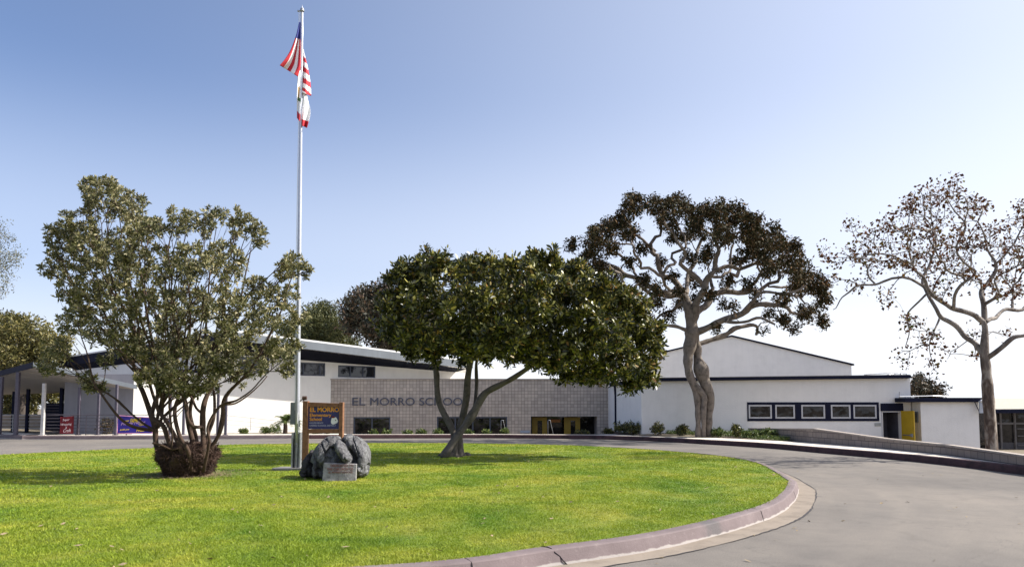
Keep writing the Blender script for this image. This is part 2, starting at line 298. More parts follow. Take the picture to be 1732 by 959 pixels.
# ------------------------------------------------------------------ mesh builder
class MB:
    def __init__(s): s.v = []; s.f = []; s.uv = []; s.mi = []; s.m = 0
    def face(s, pts, uvs=None):
        i = len(s.v); s.v += [tuple(p) for p in pts]; s.f.append(tuple(range(i, i+len(pts))))
        s.uv.append(uvs if uvs else [(0, 0)]*len(pts)); s.mi.append(s.m)
    def faces_idx(s, vs, fs):
        i = len(s.v); s.v += [tuple(p) for p in vs]
        for f in fs: s.f.append(tuple(i+k for k in f)); s.uv.append([(0, 0)]*len(f)); s.mi.append(s.m)
    def hexa(s, b, t):
        n = len(b); vs = list(b)+list(t)
        fs = [tuple(reversed(range(n))), tuple(range(n, 2*n))]+[(i, (i+1) % n, n+(i+1) % n, n+i) for i in range(n)]
        s.faces_idx(vs, fs)
    def box(s, c, d, rz=0.0):
        x, y, z = d[0]/2, d[1]/2, d[2]/2; cs, sn = math.cos(rz), math.sin(rz)
        q = lambda a, b_, e: (c[0]+a*cs-b_*sn, c[1]+a*sn+b_*cs, c[2]+e)
        s.hexa([q(-x, -y, -z), q(x, -y, -z), q(x, y, -z), q(-x, y, -z)], [q(-x, -y, z), q(x, -y, z), q(x, y, z), q(-x, y, z)])
    def lane(s, p0, p1, z0, z1, o0, o1, u0=0, u1=None, zt1=None):
        """box on a wall line p0->p1 from u0..u1, z0..z1, outward offset o0..o1 (outward = camera side); zt1: top z at the u1 end"""
        ex, ey = p1[0]-p0[0], p1[1]-p0[1]; L = math.hypot(ex, ey); ex /= L; ey /= L; nx, ny = ey, -ex
        if u1 is None: u1 = L
        P = lambda u, o, z: (p0[0]+ex*u+nx*o, p0[1]+ey*u+ny*o, z)
        zt1 = z1 if zt1 is None else zt1
        s.hexa([P(u0, o1, z0), P(u1, o1, z0), P(u1, o0, z0), P(u0, o0, z0)], [P(u0, o1, z1), P(u1, o1, zt1), P(u1, o0, zt1), P(u0, o0, z1)])
    def wall(s, p0, p1, z0, z1, holes=(), th=0.25, zt1=None):
        """wall with openings; zt1 = top z at the p1 end. front face is on the line"""
        ex, ey = p1[0]-p0[0], p1[1]-p0[1]; L = math.hypot(ex, ey); ex /= L; ey /= L; nx, ny = ey, -ex
        zt1 = z1 if zt1 is None else zt1
        us = sorted({0, L, *[h[0] for h in holes], *[h[1] for h in holes]})
        zs = sorted({z0, *[h[2] for h in holes], *[h[3] for h in holes]}); zs.append(None)
        top = lambda u: z1+(zt1-z1)*u/L
        P = lambda u, o, z: (p0[0]+ex*u+nx*o, p0[1]+ey*u+ny*o, top(u) if z is None else z)
        V = lambda u, z: (u, top(u) if z is None else z)
        for i in range(len(us)-1):
            for j in range(len(zs)-1):
                a, b = us[i], us[i+1]; c, d = zs[j], zs[j+1]
                mu = (a+b)/2; mz = (c+(top(mu) if d is None else d))/2
                if any(h[0] < mu < h[1] and h[2] < mz < h[3] for h in holes): continue
                uv = [V(a, c), V(b, c), V(b, d), V(a, d)]
                s.face([P(a, 0, c), P(b, 0, c), P(b, 0, d), P(a, 0, d)], uv)
                s.face([P(b, -th, c), P(a, -th, c), P(a, -th, d), P(b, -th, d)], uv)
        for h in holes:
            a, b, c, d = h
            s.face([P(a, 0, c), P(a, 0, d), P(a, -th, d), P(a, -th, c)], [(0, c), (0, d), (th, d), (th, c)])
            s.face([P(b, 0, c), P(b, -th, c), P(b, -th, d), P(b, 0, d)], [(0, c), (th, c), (th, d), (0, d)])
            s.face([P(a, 0, d), P(b, 0, d), P(b, -th, d), P(a, -th, d)], [(a, 0), (b, 0), (b, th), (a, th)])
            s.face([P(a, 0, c), P(a, -th, c), P(b, -th, c), P(b, 0, c)], [(a, 0), (a, th), (b, th), (b, 0)])
        s.face([P(0, 0, None), P(L, 0, None), P(L, -th, None), P(0, -th, None)], [(0, 0), (L, 0), (L, th), (0, th)])
        for u, o in ((0, 0), (L, 1)):
            q = [P(u, 0, z0), P(u, 0, None), P(u, -th, None), P(u, -th, z0)]; uv = [(0, z0), (0, top(u)), (th, top(u)), (th, z0)]
            s.face(q if not o else q[::-1], uv if not o else uv[::-1])
    def tube(s, pts, rad, k=8, cap=True):
        n = len(pts); pts = [Vector(p) for p in pts]
        if isinstance(rad, (int, float)): rad = [rad]*n
        d0 = (pts[1]-pts[0]).normalized(); ref = Vector((0, 0, 1)) if abs(d0.z) < 0.9 else Vector((1, 0, 0))
        u = d0.cross(ref).normalized(); vs = []
        for i in range(n):
            d = (pts[min(i+1, n-1)]-pts[max(i-1, 0)]).normalized()
            u = (u-d*u.dot(d)).normalized(); v_ = d.cross(u)
            for j in range(k):
                a = 2*math.pi*j/k; vs.append(pts[i]+(u*math.cos(a)+v_*math.sin(a))*rad[i])
        fs = [(i*k+j, i*k+(j+1) % k, (i+1)*k+(j+1) % k, (i+1)*k+j) for i in range(n-1) for j in range(k)]
        if cap: fs += [tuple(reversed(range(k))), tuple(range((n-1)*k, n*k))]
        s.faces_idx(vs, fs)
    def poly(s, pts2, z0, z1):
        s.hexa([(x, y, z0) for x, y in pts2], [(x, y, z1) for x, y in pts2])
    def ball(s, c, r, sc=(1, 1, 1), n=12, rot=None):
        vs = []; fs = []
        for i in range(n//2+1):
            th = math.pi*i/(n//2)
            for j in range(n):
                ph = 2*math.pi*j/n
                q = Vector((r*sc[0]*math.sin(th)*math.cos(ph), r*sc[1]*math.sin(th)*math.sin(ph), r*sc[2]*math.cos(th)))
                if rot is not None: q = rot @ q
                vs.append(Vector(c)+q)
        for i in range(n//2):
            for j in range(n): fs.append((i*n+j, (i+1)*n+j, (i+1)*n+(j+1) % n, i*n+(j+1) % n))
        s.faces_idx(vs, fs)

def origin(o):
    while o.parent: o = o.parent
    return Vector(o.location)
def link(name, me, parent=None):
    o = bpy.data.objects.new(name, me); C.objects.link(o)
    if parent: o.parent = parent
    return o
def obj(name, mb, m, parent=None, smooth=False, local=False, loc=None, bevel=0.0):
    me = bpy.data.meshes.new(name)
    off = Vector((0, 0, 0)) if local else (origin(parent) if parent else Vector(loc or (0, 0, 0)))
    me.from_pydata([(x-off.x, y-off.y, z-off.z) for x, y, z in mb.v], [], mb.f)
    ul = me.uv_layers.new(name='UVMap'); flat = [c for f in mb.uv for uv in f for c in uv]; ul.data.foreach_set('uv', flat)
    for q in (m if isinstance(m, list) else [m]): me.materials.append(q)
    me.polygons.foreach_set('material_index', mb.mi)
    if smooth: me.polygons.foreach_set('use_smooth', [True]*len(me.polygons))
    me.update()
    o = link(name, me, parent)
    if not parent and not local: o.location = off
    if bevel:
        b = o.modifiers.new('bevel', 'BEVEL'); b.width = bevel; b.segments = 2; b.limit_method = 'ANGLE'
    return o
def tag(o, label=None, cat=None, group=None, kind=None):
    if label: o['label'] = label
    if cat: o['category'] = cat
    if group: o['group'] = group
    if kind: o['kind'] = kind
    return o
def thing(name, label, cat, loc, group=None, rz=0.0):
    o = bpy.data.objects.new(name, None); C.objects.link(o); o.location = loc; o.rotation_euler = (0, 0, rz)
    o.empty_display_size = 0.2
    return tag(o, label, cat, group)
def copy_tree(o, parent=None):
    c = o.copy(); C.objects.link(c); c.parent = parent
    for ch in list(o.children): copy_tree(ch, c)
    return c
def text_part(name, s, size, m, parent, origin_pt, ex, width=None, height=None, extrude=0.01, bold=0.0, shear=0.0, align='LEFT', out=0.0, tilt=0.0):
    """flat lettering on a vertical face; ex = unit plan direction along the wall"""
    cu = bpy.data.curves.new('t', 'FONT'); cu.body = s; cu.size = size; cu.extrude = extrude; cu.offset = bold; cu.shear = shear
    to = bpy.data.objects.new('t', cu); C.objects.link(to)
    bpy.context.view_layer.update()
    me = bpy.data.meshes.new_from_object(to.evaluated_get(bpy.context.evaluated_depsgraph_get()))
    bpy.data.objects.remove(to); bpy.data.curves.remove(cu)
    n = len(me.vertices); co = np.empty(n*3); me.vertices.foreach_get('co', co); co = co.reshape(-1, 3)
    mn, mx = co.min(0), co.max(0)
    sx = width/(mx[0]-mn[0]) if width else 1.0; sy = height/(mx[1]-mn[1]) if height else 1.0
    x = (co[:, 0]-mn[0])*sx; z = (co[:, 1]-mn[1])*sy; y = co[:, 2]
    z = z+x*tilt
    nx, ny = ex[1], -ex[0]; O = Vector(origin_pt)-origin(parent)
    new = np.stack([O.x+ex[0]*x+nx*(y+out), O.y+ex[1]*x+ny*(y+out), O.z+z], 1)
    me.vertices.foreach_set('co', new.ravel()); me.materials.clear(); me.materials.append(m); me.name = name; me.update()
    return link(name, me, parent)

def catmull(P, n=8, closed=False):
    P = [np.array(p, float) for p in P]; out = []
    N = len(P); rng = range(N if closed else N-1)
    for i in rng:
        p0 = P[(i-1) % N] if closed or i > 0 else P[0]*2-P[1]
        p1 = P[i]; p2 = P[(i+1) % N]
        p3 = P[(i+2) % N] if closed or i+2 < N else P[-1]*2-P[-2]
        for k in range(n):
            t = k/n
            out.append(0.5*((2*p1)+(-p0+p2)*t+(2*p0-5*p1+4*p2-p3)*t*t+(-p0+3*p1-3*p2+p3)*t**3))
    if not closed: out.append(P[-1])
    return np.array(out)

# ------------------------------------------------------------------ the drive's outlines in plan
g2 = lambda px, py, z=0.0: tuple(G(px, py, z))[:2]
KERB_H = 0.2
outer_px = [(60, 743), (250, 743), (400, 742.5), (600, 741.5), (800, 741), (900, 741.5), (1000, 742.5), (1100, 745.8), (1200, 751.5), (1300, 758), (1400, 767), (1500, 776), (1600, 786.5), (1732, 803)]
outer = [(-60, 62), (-40, 50), (-29.5, 42.5), (-25.5, 39.8)]+[g2(*q) for q in outer_px]+[(12.3, 12), (12.5, 4), (12.8, -10), (13, -40)]
OUT = catmull(outer, 8)
isl_far = [g2(665, 995), g2(946, 957.6), g2(1123, 929.5), g2(1253, 895.6), g2(1319, 870.7), g2(1345, 848), g2(1351, 831.5)]
isl_in = [(1327, 808), (1286, 784), (1247, 774.5), (1198, 768), (1105, 760), (1039, 756), (986, 753.2), (893, 750.5), (840, 749.5), (720, 748.5), (600, 748.5), (400, 751), (250, 757), (120, 762), (0, 768)]
isl = list(isl_far)
for q in isl_in:
    x, y = g2(q[0], q[1], 0.18); cx_, cy_ = -6, 18; d = math.hypot(x-cx_, y-cy_); isl.append((x+(x-cx_)/d*0.2, y+(y-cy_)/d*0.2))
isl += [(-19.3, 19.5), (-20.3, 15), (-18.6, 10.2), (-14, 7.2), (-9, 6.3), (-5, 6.1)]
ISL = catmull(isl, 8, True)

def normals(P, closed):
    n = len(P); N = np.zeros_like(P)
    for i in range(n):
        a = P[(i-1) % n] if closed or i > 0 else P[i]; b = P[(i+1) % n] if closed or i < n-1 else P[i]
        d = b-a; d /= np.linalg.norm(d)+1e-9; N[i] = (d[1], -d[0])
    return N
NI = normals(ISL, True)
if np.dot(NI[0], ISL[0]-np.array([-6, 18])) < 0: NI = -NI
NO = normals(OUT, False)            # right-hand side of the travel direction: the road side
if np.dot(NO[60], np.array([-6, 18])-OUT[60]) > 0: NO = -NO   # NO points away from the road
def inpoly(x, y, P):
    r = np.zeros(x.shape, bool); n = len(P)
    for i in range(n):
        x1, y1 = P[i]; x2, y2 = P[(i+1) % n]
        if y1 == y2: continue
        c = ((y1 > y) != (y2 > y)) & (x < (x2-x1)*(y-y1)/(y2-y1)+x1); r ^= c
    return r
def dist_line(x, y, P, closed=False):
    d = np.full(x.shape, 1e9); n = len(P)
    for i in range(n if closed else n-1):
        a = P[i]; b = P[(i+1) % n]; e = b-a; L = (e**2).sum()+1e-12
        t = np.clip(((x-a[0])*e[0]+(y-a[1])*e[1])/L, 0, 1)
        d = np.minimum(d, np.hypot(x-a[0]-t*e[0], y-a[1]-t*e[1]))
    return d
ROADPOLY = [tuple(q) for q in OUT]+[(-140, -40), (-140, 62)]

WALL_PTS = [(12.75, -10), (12.75, 5), (12.6, 12), g2(1732, 787.6, .2), g2(1600, 769, .2), g2(1496, 758.5, .2), g2(1376, 748.5, .2), (12.05, 34.5), (12.15, 39.6)]
WALL_TOP = [0.42, 0.42, 0.43, 0.457, 0.51, 0.56, 0.78, 0.70, 0.58]
def xw(y):
    ys = [q[1] for q in WALL_PTS]; xs = [q[0] for q in WALL_PTS]
    return np.interp(y, ys, xs)
def ss(a, b, v):
    t = np.clip((v-a)/(b-a), 0, 1); return t*t*(3-2*t)
def height(x, y):
    h = np.full(x.shape, 0.15)
    mid = ss(-12.5, -9.5, x)*(1-ss(5.0, 6.2, x)); h = h-mid*ss(43.0, 47.0, y)*1.3
    bed = ss(5.5, 7.0, x); h = h+bed*0.12*ss(35, 38.5, y)
    low = (x > xw(y)+0.15) & (y < 39.95); h = np.where(low, -0.62, h)
    h = np.where((x > 12.2) & (y >= 39.95), -0.62, h)
    far = ss(60, 100, y); h = h*(1-far)+far*(-0.3)
    return np.where(inpoly(x, y, ROADPOLY), -0.04, h)
xs = np.arange(-75, 60.01, 0.5); ys = np.arange(-20, 110.01, 0.5)
X, Y = np.meshgrid(xs, ys); H = height(X, Y)
dr = dist_line(X, Y, OUT); H = np.where((dr < 0.55) & (H > 0), np.minimum(H, 0.0)-0.04, H)
nx_, ny_ = len(xs), len(ys)
mb = MB(); mb.v = [(a, b, c) for a, b, c in zip(X.ravel(), Y.ravel(), H.ravel())]
mb.f = [(j*nx_+i, j*nx_+i+1, (j+1)*nx_+i+1, (j+1)*nx_+i) for j in range(ny_-1) for i in range(nx_-1)]
mb.uv = [[(0, 0)]*4]*len(mb.f); mb.mi = [0]*len(mb.f)
mb.face([(-3000, -3000, -1.5), (3000, -3000, -1.5), (3000, 3000, -1.5), (-3000, 3000, -1.5)])
tag(obj('ground', mb, M['ground'], smooth=True), kind='structure')

def sheet(P2, z):            # triangulated n-gon
    bm = bmesh.new(); vs = [bm.verts.new((x, y, z)) for x, y in P2]; f = bm.faces.new(vs)
    bmesh.ops.triangulate(bm, faces=[f]); bm.normal_update()
    if bm.faces[:][0].normal.z < 0: bmesh.ops.reverse_faces(bm, faces=bm.faces[:])
    return bm
def bmobj(name, bm, m, parent=None, smooth=False):
    me = bpy.data.meshes.new(name); bm.to_mesh(me); bm.free(); me.materials.append(m)
    if smooth: me.polygons.foreach_set('use_smooth', [True]*len(me.polygons))
    return link(name, me, parent)
tag(bmobj('road', sheet(ROADPOLY, 0.0), M['asphalt']), kind='structure')

def sweep(mb, P, N, prof, closed, jit=0.0):
    k = len(prof); n = len(P); vs = []
    for i in range(n):
        j = (mnoise.noise((P[i][0]*1.3, P[i][1]*1.3, 0))*jit)
        for (o, z) in prof: vs.append((P[i][0]+N[i][0]*(o+j), P[i][1]+N[i][1]*(o+j), z+j*0.3))
    fs = [(i*k+a, ((i+1) % n)*k+a, ((i+1) % n)*k+a+1, i*k+a+1) for i in range(n if closed else n-1) for a in range(k-1)]
    mb.faces_idx(vs, fs)
# island kerb
ISL_F = catmull(isl, 24, True); NIF = normals(ISL_F, True)
if np.dot(NIF[0], ISL_F[0]-np.array([-6, 18])) < 0: NIF = -NIF
mb = MB(); sweep(mb, ISL_F, NIF, [(0.012, -0.02), (0.0, 0.006), (-0.022, 0.085), (-0.043, 0.155), (-0.052, 0.166), (-0.066, 0.171), (-0.12, 0.177), (-0.185, 0.180), (-0.20, 0.165), (-0.21, 0.05)], True, 0.012)
tag(obj('island_kerb', mb, M['kerb']), kind='structure')
# crack through the kerb at the front and a few joints
i0 = int(np.argmin(np.hypot(ISL_F[:, 0]-g2(940, 957)[0], ISL_F[:, 1]-g2(940, 957)[1])))
P, N = ISL_F[i0], NIF[i0]; T = np.array([N[1], -N[0]])
if T[0] < 0: T = -T
mb = MB(); pts = []
for o, z, s in [(0.02, 0.012, 0.10), (0.012, 0.06, 0.05), (-0.015, 0.10, 0.03), (-0.025, 0.145, -0.03), (-0.06, 0.178, -0.045), (-0.11, 0.187, -0.05), (-0.18, 0.190, -0.08)]:
    q = P+N*o+T*s; q = q-N*0.012; pts.append((q[0], q[1], z-.006))
mb.tube(pts, [0.007, 0.006, 0.0065, 0.006, 0.006, 0.005, 0.005], 5)
tag(obj('kerb_crack', mb, M['black']), kind='structure')
# gutter apron, ragged outer edge
i = np.arange(len(ISL_F)); mb = MB()
for a in range(len(ISL_F)):
    b = (a+1) % len(ISL_F)
    def q(k, o):
        wv = 0.32+0.08*mnoise.noise((ISL_F[k][0]*0.4, ISL_F[k][1]*0.4, 3))+0.02*mnoise.noise((ISL_F[k][0]*6, ISL_F[k][1]*6, 3))
        r = ISL_F[k]+NIF[k]*(wv if o else -0.02); return (r[0], r[1], 0.004+(0 if o else 0.01))
    mb.face([q(a, 0), q(a, 1), q(b, 1), q(b, 0)])
tag(obj('gutter', mb, M['gutter']), kind='structure')
mb = MB()            # dark open seam between gutter and asphalt
for a in range(len(ISL_F)):
    b = (a+1) % len(ISL_F)
    def q(k, o):
        wv = 0.32+0.08*mnoise.noise((ISL_F[k][0]*0.4, ISL_F[k][1]*0.4, 3))+0.02*mnoise.noise((ISL_F[k][0]*6, ISL_F[k][1]*6, 3))
        e_ = max(0.0, 0.016*(1+1.8*mnoise.noise((ISL_F[k][0]*1.1, ISL_F[k][1]*1.1, 9)))); r = ISL_F[k]+NIF[k]*(wv+(e_ if o else -.004)); return (r[0], r[1], 0.008)
    mb.face([q(a, 0), q(a, 1), q(b, 1), q(b, 0)])
tag(obj('gutter_seam', mb, M['rock_shade_seam']), kind='structure')
mb = MB()            # kerb joints
for px_, py_ in ((1264, 880), (1340, 845), (790, 975)):
    k = int(np.argmin(np.hypot(ISL_F[:, 0]-g2(px_, py_)[0], ISL_F[:, 1]-g2(px_, py_)[1])))
    P, N = ISL_F[k], NIF[k]
    mb.tube([(P[0]+N[0]*o, P[1]+N[1]*o, z) for o, z in ((.002, .0), (-.016, .075), (-.037, .150), (-.056, .165), (-.12, .176), (-.19, .179))], .004, 4)
tag(obj('kerb_joint', mb, M['black']), kind='structure')
# lawn, gently crowned
def lawn_z(x, y):
    d = dist_line(x, y, ISL, True); n = 0.03*np.sin(x*0.6+1)*np.cos(y*0.45)
    return 0.165+0.055*ss(0.1, 3.0, d)+n*ss(0.5, 3, d)
inner = [tuple(ISL[k]-NI[k]*0.17) for k in range(len(ISL))]
bm = bmesh.new(); gx = np.arange(-21, 8, 0.4); gy = np.arange(5, 33, 0.4)
GX, GY = np.meshgrid(gx, gy); ins = inpoly(GX, GY, inner) & (dist_line(GX, GY, np.array(inner), True) > 0.15)
vv = {}
pts2 = [(x, y) for x, y in inner]+list(zip(GX[ins], GY[ins]))
from mathutils.geometry import delaunay_2d_cdt
nI = len(inner)
res = delaunay_2d_cdt([Vector(q) for q in pts2], [(k, (k+1) % nI) for k in range(nI)], [], 1, 1e-5)
co = np.array([tuple(v) for v in res[0]]); zz = lawn_z(co[:, 0], co[:, 1])
mb = MB(); mb.v = [(a, b, c) for a, b, c in zip(co[:, 0], co[:, 1], zz)]; mb.f = [tuple(f) for f in res[2]]
mb.uv = [[(0, 0)]*len(f) for f in mb.f]; mb.mi = [0]*len(mb.f)
tag(obj('lawn', mb, M['lawn'], smooth=True), kind='structure')

# fast mesh from arrays
def quick_mesh(name, V, nper, m, parent=None, rnd=None, loc=Vector((0, 0, 0))):
    """V: (n, nper, 3) polygons with private verts"""
    n = V.shape[0]; me = bpy.data.meshes.new(name)
    Vf = (V.reshape(-1, 3)-np.array(loc)).astype(np.float32)
    me.vertices.add(n*nper); me.vertices.foreach_set('co', Vf.ravel())
    me.loops.add(n*nper); me.loops.foreach_set('vertex_index', np.arange(n*nper, dtype=np.int32))
    me.polygons.add(n); me.polygons.foreach_set('loop_start', np.arange(0, n*nper, nper, dtype=np.int32))
    me.polygons.foreach_set('loop_total', np.full(n, nper, dtype=np.int32))
    me.materials.append(m)
    me.update(calc_edges=True)
    if rnd is not None:
        a = me.attributes.new('rnd', 'FLOAT', 'FACE'); a.data.foreach_set('value', rnd.astype(np.float32))
    return link(name, me, parent)
rng = np.random.default_rng(11)
# grass blades
n = 1300000
r0 = 5.2*np.power(33/5.2, rng.random(n))           # density falls with the square of the distance
th = rng.uniform(-1.35, 0.9, n); x = r0*np.sin(th); y = r0*np.cos(th)
k = inpoly(x, y, [tuple(ISL[q]-NI[q]*0.15) for q in range(len(ISL))]); x, y, r0 = x[k], y[k], r0[k]
if len(x) > 560000: x, y, r0 = x[:560000], y[:560000], r0[:560000]
n = len(x); z = lawn_z(x, y)-0.004
hgt = rng.uniform(0.014, 0.042, n)*(0.8+0.22*np.sin(x*2.1+np.sin(y*3))*np.sin(y*1.7+np.sin(x*2.3))+0.15*np.sin(x*7+3*np.sin(y*1.1))*np.sin(y*6.1)); wd = np.maximum(0.0055, 0.0006*r0)
a = rng.uniform(0, 2*np.pi, n); le = rng.uniform(0.2, 1.5, n)*hgt; a2 = rng.uniform(0, 2*np.pi, n)
B = np.stack([x, y, z], 1); S = np.stack([np.cos(a), np.sin(a), 0*a], 1)*wd[:, None]
Tt = B+np.stack([np.cos(a2)*le, np.sin(a2)*le, hgt], 1)
V = np.stack([B-S, B+S, Tt], 1)
tag(quick_mesh('grass', V, 3, M['blade'], rnd=rng.random(n)), 'short mown green grass blades covering the kerbed island', 'grass', kind='stuff')
# dead thatch around the shrub's foot
n = 9000; c0 = G(315, 806, .2); rr = np.abs(rng.normal(0, .55, n)); a = rng.uniform(0, 2*np.pi, n)
x = c0.x+rr*np.cos(a)*1.0; y = c0.y+0.15+rr*np.sin(a)*1.0; z = lawn_z(x, y)+rng.uniform(0.0, 0.035, n)
a = rng.uniform(0, 2*np.pi, n); L = rng.uniform(0.03, 0.09, n); B = np.stack([x, y, z], 1); D_ = np.stack([np.cos(a)*L, np.sin(a)*L, rng.uniform(-.01, .03, n)], 1)
S = np.stack([-np.sin(a), np.cos(a), 0*a], 1)*0.005
tag(quick_mesh('leaf_litter', np.stack([B-S, B+S, B+D_], 1), 3, M['mulch']), 'dry brown litter scattered at the foot of the many-stemmed shrub', 'leaf litter', kind='stuff')

# scattered fallen leaves and grit on turf, gutter and road
n = 420; rr = 7*np.power(26/7, rng.random(n)); th = rng.uniform(-.7, .62, n); x = rr*np.sin(th); y = rr*np.cos(th)
k_ = inpoly(x, y, [tuple(q) for q in ISL]); dk = dist_line(x, y, ISL, True); keep = (rng.random(n) < np.where(k_, .8, np.where(dk < .6, 1, .35))) & (k_ | inpoly(x, y, ROADPOLY)) & ~((dk < .25) & ~k_) & ~((dk < .3) & k_)
x, y, k_ = x[keep], y[keep], k_[keep]; n = len(x); z = np.where(k_, lawn_z(x, y)+.03, .012); a = rng.uniform(0, 6.28, n); L = rng.uniform(.015, .05, n)
B = np.stack([x, y, z], 1); D_ = np.stack([np.cos(a)*L, np.sin(a)*L, rng.uniform(0, .01, n)], 1); S = np.stack([-np.sin(a)*L*.4, np.cos(a)*L*.4, rng.uniform(0, .012, n)], 1)
tag(quick_mesh('fallen_leaves', np.stack([B-D_, B+S, B+D_, B-S], 1), 4, M['mulch']), 'sparse dry fallen leaves scattered over the lawn and road', 'fallen leaves', kind='stuff')

# outer kerb (pink on the left, dark maroon round the back and the right) and pavement
OUTF = catmull(outer, 16); NOF = normals(OUTF, False)
if np.dot(NOF[120], np.array([-6, 18])-OUTF[120]) > 0: NOF = -NOF
prof = [(0.0, -0.02), (0.0, 0.004), (0.015, 0.15), (0.03, 0.185), (0.06, 0.2), (0.16, 0.204)]
cut = int(np.argmin(np.abs(OUTF[:, 0]+11) + (OUTF[:, 1] < 30)*100))
mb = MB(); sweep(mb, OUTF[:cut+1], NOF[:cut+1], prof, False, 0.006); tag(obj('left_kerb', mb, M['kerb'], smooth=True), kind='structure')
mb = MB(); sweep(mb, OUTF[cut:], NOF[cut:], prof, False, 0.008); tag(obj('outer_kerb', mb, M['kerb_dark'], smooth=True), kind='structure')
mb = MB()
for a in range(len(OUTF)-1):
    qs = []
    for k_, o in ((a, 0), (a, 1), (a+1, 1), (a+1, 0)):
        P_, N_ = OUTF[k_], NOF[k_]
        wdt = 2.0 if P_[0] > 4 or P_[0] < -9 else 0.8
        if P_[0] > 8:
            wdt = max(0.17, min(2.0, abs(float(xw(P_[1]))-P_[0])/max(0.3, abs(N_[0]))-0.02)) if P_[1] < 33 else 2.0
        o_ = 0.155 if not o else max(0.17, wdt)
        qs.append((P_[0]+N_[0]*o_, P_[1]+N_[1]*o_, 0.2))
    mb.face(qs)
tag(obj('sidewalk', mb, M['sidewalk']), kind='structure')
# planting bed
bedpoly = [(5.9, 40.6), (6.8, 39.2), (8.6, 37.2), (10.4, 34.9), (11.5, 33.2), (12.0, 34.6), (12.1, 39.9), (6.6, 39.95), (5.9, 42.5)]
mb = MB()
for a in range(len(OUTF)-1):
    if not (OUTF[a][0] > 4.2 and OUTF[a][1] > 31.5): continue
    q0 = OUTF[a]+NOF[a]*1.98; q1 = OUTF[a+1]+NOF[a+1]*1.98
    if q0[0] > 12 or q1[0] > 12.05: continue
    mb.face([(q0[0], q0[1], .196), (q1[0], q1[1], .196), (q1[0]+0.3, 40.0, .31), (q0[0]+0.3, 40.0 if q0[0] > 6.4 else 43, .31)])
tag(obj('planting_bed', mb, M['soil'], smooth=True), kind='structure')

# ------------------------------------------------------------------ RETAINING WALL
t = thing('retaining_wall', 'low tan block retaining wall with pale cap running along the right pavement', 'retaining wall', (*WALL_PTS[3], 0.0))
mb = MB(); mc = MB()
for a in range(len(WALL_PTS)-1):
    p0, p1 = WALL_PTS[a+1], WALL_PTS[a]       # far -> near so outward points to the road
    z1, z0 = WALL_TOP[a], WALL_TOP[a+1]
    mb.wall(p0, p1, -0.7, z0-0.05, (), 0.19, zt1=z1-0.05)
    ex, ey = p1[0]-p0[0], p1[1]-p0[1]; L = math.hypot(ex, ey); nx, ny = ey/L, -ex/L
    A = lambda p, o, z: (p[0]+nx*o, p[1]+ny*o, z)
    mc.hexa([A(p0, .02, z0-.048), A(p1, .02, z1-.048), A(p1, -.21, z1-.048), A(p0, -.21, z0-.048)], [A(p0, .02, z0), A(p1, .02, z1), A(p1, -.21, z1), A(p0, -.21, z0)])
obj('wall', mb, M['block_low'], t); obj('cap', mc, M['stone_cap'], t)

# ------------------------------------------------------------------ BLOCK-FACED ENTRANCE BUILDING
BY = 48.0
bp0 = (W(559, 690, BY).x, BY); bp1 = (W(1030, 690, BY).x, BY)
ztop = W(800, 642, BY).z
t = thing('entrance_building', 'tan concrete block entrance building with dark windows and a recessed yellow doorway', 'school building', ((bp0[0]+bp1[0])/2, BY, -1.2))
U = lambda px, py: hit(px, py, bp0, bp1)
def rect(f, x0, x1, y0, y1):
    a = f(x0, y0); b = f(x1, y1); return (a[0], b[0], b[1], a[1])
wins = [rect(U, 598, 660, 705, 735.5), rect(U, 739, 858, 704.5, 736)]
ent = rect(U, 898, 1010, 704, 736); ent = (ent[0], ent[1], -1.15, ent[3])
mb = MB(); mb.wall(bp0, bp1, -1.4, ztop, wins+[ent], 0.35); obj('block_wall', mb, M['block'], t)
mb = MB(); L_ = bp1[0]-bp0[0]
mb.box(((bp0[0]+bp1[0])/2, BY+7.5, ztop-0.25), (L_-0.1, 14.2, 0.2)); obj('roof', mb, M['roofing'], t)
mb = MB(); mb.box(((bp0[0]+bp1[0])/2, BY-0.0+0.17, ztop+0.03), (L_+0.06, 0.44, 0.06)); obj('parapet_cap', mb, M['stone_cap'], t)
mb = MB(); mb.wall((bp1[0], 62), (bp0[0], 62), -1.4, ztop-0.3, (), 0.3); mb.wall((bp0[0]+.02, 62), (bp0[0]+.02, BY+.36), -1.4, ztop-0.3, (), .3); mb.wall((bp1[0]-.02, BY+.36), (bp1[0]-.02, 62), -1.4, ztop-0.3, (), .3)
obj('side_wall', mb, M['stucco'], t)
mb = MB(); mb.box(((bp0[0]+bp1[0])/2, BY+5, 0), (L_-1, 0.1, 2.6)); obj('interior', mb, M['black'], t)
